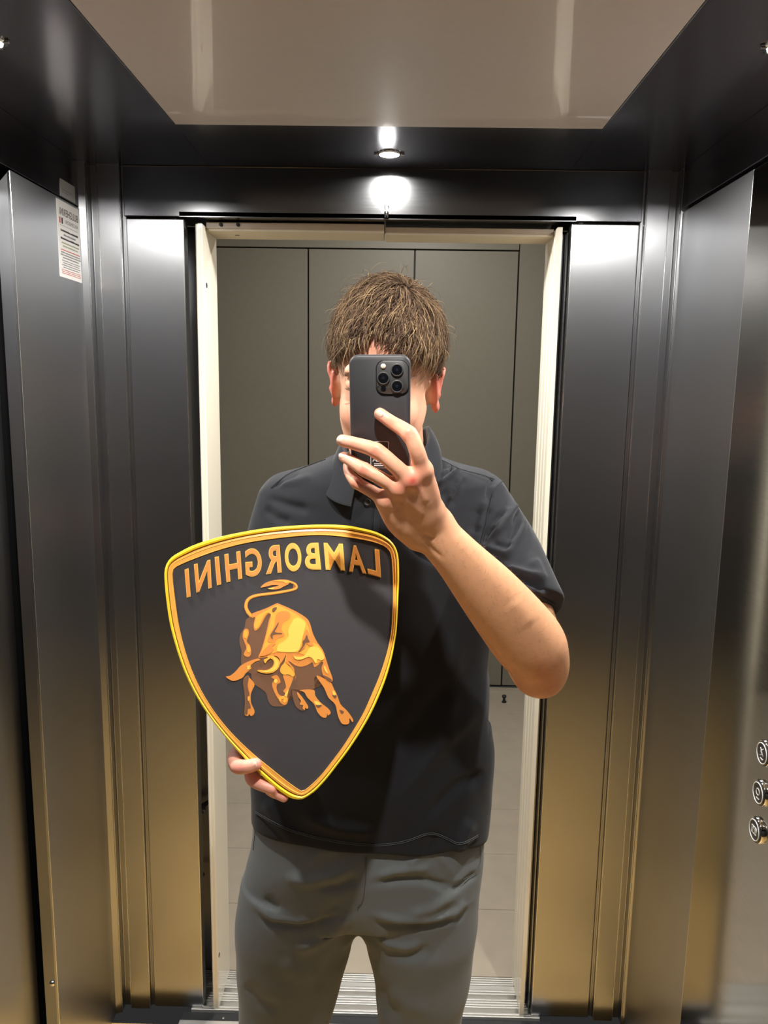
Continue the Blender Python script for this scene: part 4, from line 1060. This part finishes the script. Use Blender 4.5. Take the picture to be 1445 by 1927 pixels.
shades = np.array([lin(100, 82, 69), lin(118, 97, 78), lin(136, 113, 88), lin(80, 64, 54), lin(164, 138, 104), lin(92, 74, 62), lin(64, 50, 43)])
down_l = np.array([0, 0, -1.])@HA.T
nz = lambda a: a/(np.linalg.norm(a, axis=-1, keepdims=True)+1e-9)
def lf(p, s): return np.sin(p[:, 0]*61*s+1.3)*np.cos(p[:, 1]*53*s+.4)+np.sin(p[:, 2]*67*s+2.1+p[:, 0]*31*s)
def strands(n0, length, lift, wid, stray):
    """combed away from the crown over the skull ellipsoid"""
    N = len(n0); nst = 9; p = n0*SK; step = (length/nst)[:, None]; dirn = None; V_ = []
    wob = lf(n0*.08, 6); wob2 = lf(n0*.08+.3, 17); srnd = rng.normal(0, .35, N)
    for k in range(nst+1):
        n = nz(p/SK); nrm = nz(n/SK); tang = lambda a: a-nrm*(a*nrm).sum(1, keepdims=True)
        away = nz(tang(n-crown)); g = tang(np.tile(down_l, (N, 1))); fr = tang(np.tile([0, 1., 0], (N, 1))); sw = np.cross(nrm, away)
        d = nz(away+g*.55+fr*(.30*(n[:, 1:2] > -.1))+sw*(.40*wob+.35*wob2+stray*srnd)[:, None]+rng.normal(0, .17, (N, 3)))
        dirn = d if dirn is None else nz(dirn*.55+d*.45)
        t = k/nst; h = lift*(math.sin(math.pi*min(t*.95+.05, 1))*.8+.25)+stray*t*t*.010+.0025
        c = n*SK+nrm*h[:, None]+SKC; sd = nz(np.cross(nrm, dirn)); w = (wid*(1-t**3*.9))[:, None]
        V_.append(c-sd*w); V_.append(c+sd*w); p = n*SK+dirn*step
    V_ = np.stack(V_, 1)                                   # N, 2*(nst+1), 3
    fq = np.array([(2*k-2, 2*k-1, 2*k+1, 2*k) for k in range(1, nst+1)])
    m_ = 2*(nst+1); fs_ = (fq[None]+(np.arange(N)*m_)[:, None, None]).reshape(-1, 4)
    sh = shades[rng.integers(0, len(shades), N)]*rng.uniform(.8, 1.2, (N, 1)); return HC+V_.reshape(-1, 3)@HA, fs_, np.repeat(sh, m_, 0)
n0 = nz(rng.normal(size=(40000, 3))); q = n0*SK+SKC
ok = (hairline(q) < -.002) & ~((q[:, 2] < .0) & (q[:, 1] > -.03)); n0 = n0[ok][:17000]; q = n0*SK+SKC; N = len(n0)
top = n0[:, 2] > .25; ln = np.where(top, rng.uniform(.035, .062, N), rng.uniform(.018, .034, N)); ln = np.where((q[:, 1] < -.05) & (q[:, 2] < .05), ln*.7, ln)
front_ = (q[:, 1] > .055); ln = np.where(front_, rng.uniform(.020, .040, N)*(1-.45*np.exp(-((q[:, 0]-.004)/.018)**2)), ln)
lift = np.where(top, .011, .005)*np.maximum(.80+.20*lf(n0*.08, 9)+rng.uniform(-.3, .3, N), .35)
A_ = strands(n0, ln, lift, rng.uniform(.00022, .00055, N), np.zeros(N))
n1 = nz(rng.normal(size=(700, 3))); n1 = n1[n1[:, 2] > .2][:170]; N = len(n1)
B_ = strands(n1, rng.uniform(.02, .05, N), rng.uniform(.012, .022, N), np.full(N, .00035), np.full(N, 1.6))
vs_ = np.concatenate([A_[0], B_[0]]); fs = np.concatenate([A_[1], B_[1]+len(A_[0])]); cs = np.concatenate([A_[2], B_[2]])
so = fast_mesh('hair_strands', np.array(vs_), np.array(fs), M_hair, None, np.array(cs)); so.parent = hair
so['kind'] = 'stuff'
# fine forearm hair
vs_, fs = [], []
sel = np.flatnonzero((auv[:, 1] > 1010) & (auv[:, 0] > 800) & (an[:, 1] < .55)); sel = rng.choice(sel, 2200, replace=False)
axd = (WRI-ELB)/np.linalg.norm(WRI-ELB)
for i in sel:
    p, n = av[i], an[i]; d = axd*.6+np.array([.45, 0, -.35])+rng.normal(0, .35, 3); d = d-n*(d@n)*.8; d /= np.linalg.norm(d)
    l = rng.uniform(.004, .010); a = p; b = p+d*l*.5+n*.0012; c = p+d*l+n*.0016; w = np.cross(n, d)*.00007; k = len(vs_)
    vs_ += [a-w, a+w, b+w, b-w, c]; fs += [(k, k+1, k+2, k+3), (k+3, k+2, k+4)]
o = mesh_obj('arm_hair', vs_, fs, mat('arm_hair', lin(150, 108, 76), .5), None); bch(o); o['kind'] = 'stuff'

# ---------------------------------------------------------------- polo shirt
YT = 1.275
sf = Field([-.42, 1.06, .66], [.36, 1.46, 1.60], .0034)
def row(v, ul, ur, b, yc=YT):
    a = P(ul, v, yc); c = P(ur, v, yc); return ((a[2]+c[2])/2, (a[0]+c[0])/2, yc, (c[0]-a[0])/2, b)
sf.rows([row(852, 645, 808, .070, 1.268), row(866, 612, 850, .078, 1.272), row(882, 570, 905, .088), row(902, 530, 935, .096), row(930, 505, 940, .102), row(985, 488, 935, .112), row(1080, 480, 925, .116), row(1250, 478, 918, .112), row(1400, 476, 930, .114), row(1500, 476, 924, .116), row(1560, 472, 916, .118), row(1660, 470, 914, .118)], .02, 2.4)
sf.chain([J(548, 955, 1.282), J(530, 1010, 1.285), J(522, 1120, 1.295)], [.052, .055, .058], .03)
sf.chain([J(890, 956, 1.285), J(935, 1020, 1.235), J(1004, 1165, 1.125)], [.056, .058, .056], .03)
# hem, sleeve ends
hl, hm, hr_ = P(475, 1540, 1.275), P(700, 1611, 1.157), P(912, 1566, 1.275)
nh = np.cross(hm-hl, hr_-hl); nh /= np.linalg.norm(nh); nh = nh if nh[2] > 0 else -nh
sf.cut(lambda X: -((X-hl)@nh)-.004*np.sin(X[..., 0]*38+1.0)*np.clip((X[..., 0]-.0)/.1, 0, 1), [-.42, 1.06, .66], [.36, 1.46, 1.05], .004)
sax = J(1008, 1165, 1.125)-J(940, 1010, 1.235); sax /= np.linalg.norm(sax); send = J(1004, 1150, 1.135)
sf.cut(lambda X: np.where(X[..., 0] > .165, (X-send)@sax, -.05), [.16, 1.06, 1.05], [.36, 1.40, 1.45], .004)
sax2 = J(522, 1120, 1.295)-J(530, 1010, 1.285); sax2 /= np.linalg.norm(sax2); send2 = J(522, 1100, 1.295)
sf.cut(lambda X: np.where(X[..., 0] < -.215, (X-send2)@sax2, -.05), [-.42, 1.06, 1.0], [-.17, 1.46, 1.45], .004)
sf.cone(NECK+np.array([0, -.012, -.035]), .058, NECK+np.array([0, -.01, .10]), .064, .008, 'sub')
sv, sfc = sf.nets(); sv = relax(sv, sfc, 3, .5); snn = vnormals(sv, sfc)
c2 = lambda *pts: [(780+a/4.8167, 780+b/4.8167) for a, b in pts]
shirt_folds = [
    (c2((845, 845), (740, 960), (640, 1100), (600, 1190)), 5, -.007), (c2((930, 780), (880, 900), (800, 1010), (690, 1130)), 6, .006), (c2((870, 830), (790, 940), (700, 1040)), 5, .005),
    (c2((690, 830), (660, 950), (610, 1120)), 7, -.003), (c2((600, 840), (560, 980), (520, 1080)), 8, -.002), (c2((640, 760), (620, 900), (580, 1080)), 6, .004),
    (c2((740, 555), (690, 640), (670, 800)), 5, -.004), (c2((470, 570), (400, 680), (320, 860)), 6, -.0025), (c2((400, 560), (330, 680), (250, 780)), 6, -.003), (c2((430, 560), (360, 680), (290, 800)), 5, .004),
    (c2((440, 440), (330, 500), (190, 600)), 4, -.006), (c2((420, 470), (300, 560), (190, 650)), 4, .005), (c2((340, 440), (250, 480), (180, 550)), 4, -.005), (c2((250, 370), (240, 410), (180, 470)), 4, .004),
    (c2((930, 860), (920, 1000), (850, 1180)), 7, -.005), (c2((980, 900), (960, 1050), (890, 1200), (820, 1330)), 7, .005), (c2((700, 1170), (780, 1200), (900, 1190)), 6, -.003),
    (c2((830, 1440), (960, 1490), (1120, 1560), (1250, 1640)), 7, -.007), (c2((820, 1380), (980, 1440), (1150, 1500)), 7, .006), (c2((900, 1500), (1050, 1560), (1230, 1650)), 5, .005),
    (c2((1060, 1300), (1120, 1420), (1180, 1540)), 9, .004), (c2((640, 1200), (760, 1230), (850, 1290)), 7, .004),
    ([(500, 935), (540, 950), (585, 962)], 9, -.003), ([(495, 955), (520, 975), (550, 985)], 8, -.003), ([(520, 915), (560, 905), (590, 895)], 7, .002), ([(515, 920), (540, 905), (565, 890)], 3, -.002),
    ([(760, 1010), (790, 1040), (830, 1060)], 8, -.003), ([(860, 1180), (850, 1300), (830, 1420)], 18, .004), ([(880, 1260), (800, 1340), (740, 1420)], 20, -.004), ([(905, 1330), (830, 1400), (760, 1500)], 16, .004),
    ([(915, 1450), (860, 1480), (800, 1540)], 12, -.004), ([(560, 1530), (640, 1560), (720, 1570)], 12, .003), ([(890, 1540), (870, 1580), (860, 1610)], 12, .004), ([(830, 1560), (815, 1590), (800, 1615)], 12, -.003), ([(500, 1500), (520, 1540), (560, 1590)], 12, .003)]
sv = creases(sv, snn, [(a, w, h*1.7) for a, w, h in shirt_folds], YT+.02)
lo_f = .0022*np.sin(sv[:, 2]*34+sv[:, 0]*21)*np.sin(sv[:, 0]*27-sv[:, 2]*13+1)
sv = sv+snn*lo_f[:, None]
sv = relax(sv, sfc, 1, .4)
shirt = mch(fast_mesh('polo_shirt', sv, sfc, M_shirt, None)); shirt['label'] = 'black short-sleeved polo shirt'
def sch(o): o.parent = shirt; return o
# point on shirt front below a picture position
suv = proj(sv); sfront = (snn*(sv-CAMP)).sum(1) < 0
def on(u, v, lift=.001, uvs=None):
    d = (suv[:, 0]-u)**2+(suv[:, 1]-v)**2; d = np.where(sfront, d, 1e9); k = np.argsort(d)[:8]; k = k[np.argmin(sv[k, 1])]
    Y = sv[k, 1]; return P(u, v, Y)-ray(u, v)/np.linalg.norm(ray(u, v))*lift
def seam(name, pts, r, m, lift=.0003):
    pp = catmull(pts, 8, False); q = np.array([on(u, v, lift) for u, v in pp])
    for _ in range(3): q[1:-1] = q[1:-1]*.5+(q[:-2]+q[2:])*.25
    return sch(tube(name, q, r, m, None, 6))
seam('hem_stitching', [(480, 1530), (540, 1562), (620, 1583), (700, 1592), (760, 1586), (808, 1570), (838, 1578), (866, 1590), (900, 1574)], .0005, M_thread)
seam('hem_stitching', [(480, 1527), (540, 1559), (620, 1580), (700, 1589), (760, 1583), (808, 1567), (838, 1575), (866, 1587), (900, 1571)], .0005, M_thread)
seam('shoulder_seam', [(510, 918), (540, 893), (575, 878), (612, 864)], .0007, M_shirt_in)
seam('shoulder_seam', [(832, 866), (852, 876), (870, 884), (905, 893), (930, 902)], .0007, M_shirt_in)
seam('sleeve_seam', [(950, 902), (932, 918), (922, 950), (915, 985), (905, 1025)], .0007, M_shirt_in)
seam('placket_edge', [(706, 955), (704, 975), (703, 1000)], .0008, M_shirt_in); seam('placket_edge', [(718, 970), (717, 990), (716, 1010)], .0006, M_shirt_in)
seam('sleeve_hem', [(992, 1112), (1015, 1122), (1044, 1138)], .0008, M_shirt_in)
bt = on(691, 945, .004); vdir = (CAMP-bt)/np.linalg.norm(CAMP-bt)
sch(lathe('button', [(.0001, .001), (.003, .001), (.0045, .0016), (.0055, .0012), (.0058, 0), (.0058, -.002)], M_black, None, vdir, bt, 20))
# collar: a folded band around the neck. stand rises from the neckline, the leaf turns over and falls
def collar():
    n = 56; A = np.linspace(math.radians(-158), math.radians(158), n)      # 0 = back of the neck, ends meet at the throat
    vs_, fs = [], []; ring = 9
    c0 = NECK+np.array([-.002, -.006, .006])
    for i, a in enumerate(A):
        s_ = math.sin(a); c_ = math.cos(a); out = np.array([s_, c_, 0]); fr = max(0, -c_); rt = max(0, s_); lt = max(0, -s_)     # fr: towards the throat
        rr = np.array([.066*s_, .066*c_, 0])
        base_z = -.012-.060*fr**1.3
        top_z = .050-.030*fr+.022*rt**2
        leaf = .044+.022*fr+.010*lt
        spread = .006+.012*fr+.018*lt*(.4+fr)
        open_ = .014*fr*np.array([1 if s_ > 0 else -1, 0, 0])
        b0 = c0+rr*.98+np.array([0, 0, base_z])
        t0 = c0+rr*(1.02-.10*rt)+open_+np.array([0, -.004*fr, top_z])
        t1 = t0+out*.004+np.array([0, 0, .0012]); t2 = t0+out*.008+np.array([0, 0, -.003])
        l1 = t0+out*(.012+spread*.5+.006*rt)+np.array([0, 0, -leaf*.55]); l2 = t0+out*(.013+spread+.004*rt)+np.array([0, 0, -leaf])
        back = l2-out*.0022; back1 = l1-out*.0026; t3 = t0+out*.0045+np.array([0, 0, -.006])
        vs_ += [b0, t0, t1, t2, l1, l2, back, back1, t3]
    for i in range(n-1):
        for k in range(ring-1): fs.append((i*ring+k, (i+1)*ring+k, (i+1)*ring+k+1, i*ring+k+1))
    o = mesh_obj('collar', vs_, fs, M_shirt, None, True)
    so_ = o.modifiers.new('thick', 'SOLIDIFY'); so_.thickness = .0016
    sb = o.modifiers.new('smooth', 'SUBSURF'); sb.levels = 1; sb.render_levels = 2
    return sch(o)
collar()

# ---------------------------------------------------------------- trousers and shoes
pf = Field([-.36, 1.09, .06], [.30, 1.46, .98], .004)
YP = 1.275
pf.rows([row(1500, 482, 905, .100, YP), row(1560, 476, 912, .110, YP), row(1600, 472, 910, .114, YP), row(1650, 462, 905, .112, YP), row(1690, 452, 898, .100, YP)], .02, 2.4)
def leg(tabl):
    rws = []
    for v, ul, ur, b in tabl: rws.append(row(v, ul, ur, b, YP))
    z, cx_, _, a, b = rws[-1]
    rws += [(z-.12, cx_*1.02, YP, a*.93, b*.95), (.10, cx_*1.04, YP+.01, a*.80, b*.85)]
    pf.rows(rws, .005, 2.2)
leg([(1650, 458, 676, .100), (1700, 448, 688, .100), (1725, 445, 686, .100), (1742, 444, 672, .100), (1760, 443, 663, .098), (1850, 450, 641, .090), (1927, 454, 618, .084)])
leg([(1650, 672, 902, .100), (1700, 660, 899, .100), (1725, 664, 897, .100), (1742, 677, 895, .100), (1760, 687, 893, .098), (1850, 707, 882, .090), (1927, 712, 862, .084)])
pv, pfc = pf.nets(); pv = relax(pv, pfc, 3, .5); pnn = vnormals(pv, pfc)
c5 = lambda *pts: [(340+a/3.8026, 1480+b/3.8026) for a, b in pts]
c6 = lambda *pts: [(700+a/3.8026, 1480+b/3.8026) for a, b in pts]
pv = creases(pv, pnn, [
    (c5((530, 900), (640, 985), (850, 1000), (1060, 960), (1210, 900)), 6, -.006), (c5((540, 880), (650, 955), (850, 970), (1050, 930)), 6, .005), (c5((1230, 900), (1120, 1020), (960, 1120), (800, 1180)), 12, .007),
    (c5((1160, 830), (1060, 900), (960, 960)), 8, -.004), (c5((1230, 560), (1100, 640), (900, 680), (740, 640)), 10, .006), (c5((1290, 640), (1130, 720), (980, 740)), 9, -.006), (c5((900, 560), (1000, 470), (1150, 450)), 10, .004),
    (c5((620, 780), (640, 840), (700, 900)), 9, -.004), (c5((450, 1400), (560, 1540), (720, 1600)), 14, -.005), (c5((700, 1250), (850, 1350), (1000, 1300)), 16, .004), (c5((1180, 1100), (1050, 1300), (980, 1500)), 12, -.004),
    (c6((0, 690), (160, 670), (330, 660), (480, 700), (610, 720)), 7, -.006), (c6((0, 660), (150, 610), (300, 590), (430, 580)), 8, .006), (c6((240, 570), (330, 500), (440, 440)), 9, .005), (c6((440, 440), (520, 540), (590, 650)), 9, .003),
    (c6((0, 960), (150, 1000), (400, 1000), (600, 950), (700, 860)), 6, -.006), (c6((0, 920), (200, 955), (420, 960), (600, 910)), 6, .006), (c6((600, 760), (420, 880), (240, 930)), 9, .005), (c6((760, 610), (650, 700), (560, 760)), 5, -.005),
    (c6((0, 1040), (120, 1130), (250, 1160), (380, 1120)), 8, .006), (c6((60, 1200), (250, 1220), (450, 1160)), 12, -.005), (c6((650, 800), (620, 900), (560, 970)), 6, .004), (c6((100, 1450), (250, 1560), (420, 1600)), 16, .004), (c6((20, 1400), (90, 1560), (200, 1680)), 14, -.005)], YP+.03)
pv = pv+pnn*(.0018*np.sin(pv[:, 2]*41+pv[:, 0]*17)*np.sin(pv[:, 0]*33-pv[:, 2]*19))[:, None]
pv = relax(pv, pfc, 1, .4)
trs = mch(fast_mesh('trousers', pv, pfc, M_trouser, None)); trs['label'] = 'grey twill trousers'
puv = proj(pv); pfront = (pnn*(pv-CAMP)).sum(1) < 0
def onp(u, v, lift=.0004):
    d = (puv[:, 0]-u)**2+(puv[:, 1]-v)**2; d = np.where(pfront, d, 1e9); k = np.argsort(d)[:8]; k = k[np.argmin(pv[k, 1])]
    return P(u, v, pv[k, 1])-ray(u, v)/np.linalg.norm(ray(u, v))*lift
def pseam(name, pts):
    q = np.array([onp(u, v) for u, v in catmull(pts, 8, False)])
    for _ in range(3): q[1:-1] = q[1:-1]*.5+(q[:-2]+q[2:])*.25
    o = tube(name, q, .0006, M_tthread, None, 6); o.parent = trs
pseam('fly_seam', [(689, 1612), (688, 1650), (684, 1690), (678, 1704), (672, 1708)]); pseam('fly_seam', [(676, 1702), (675, 1708), (673, 1714)])
pseam('pocket_seam', [(903, 1585), (905, 1610), (901, 1632), (890, 1645), (872, 1655)]); pseam('side_seam', [(482, 1545), (478, 1580), (476, 1600)])
for xa, yaw_ in ((-.178, -8), (.056, 8)):
    e = empty('shoe', (xa, 1.26, 0)); e.rotation_euler.z = math.radians(yaw_); mch(e)
    sfd = Field([-.06, -.20, -.005], [.06, .14, .14], .004)
    sfd.cone([0, .05, .055], .038, [0, -.10, .035], .036, .02); sfd.ell([0, -.13, .03], (.045, .055, .03), None, .03); sfd.cone([0, .05, .05], .038, [0, .04, .11], .038, .02); sfd.ell([0, .07, .035], (.036, .035, .034), None, .02)
    sfd.cut(lambda X: .012-X[..., 2], [-.06, -.20, -.005], [.06, .14, .14], .003)
    a_, b_ = sfd.nets(); fast_mesh('upper', relax(a_, b_, 2), b_, M_shoe, e)
    prism('sole', [(.044*math.cos(t)*(1-.12*math.sin(t)), -.035+.152*math.sin(t)) for t in np.linspace(0, 2*math.pi, 36, endpoint=False)], 0, .016, M_sole, e, bev=0)
tag(man, 'man in black polo shirt and grey trousers taking a picture with a phone', 'person')
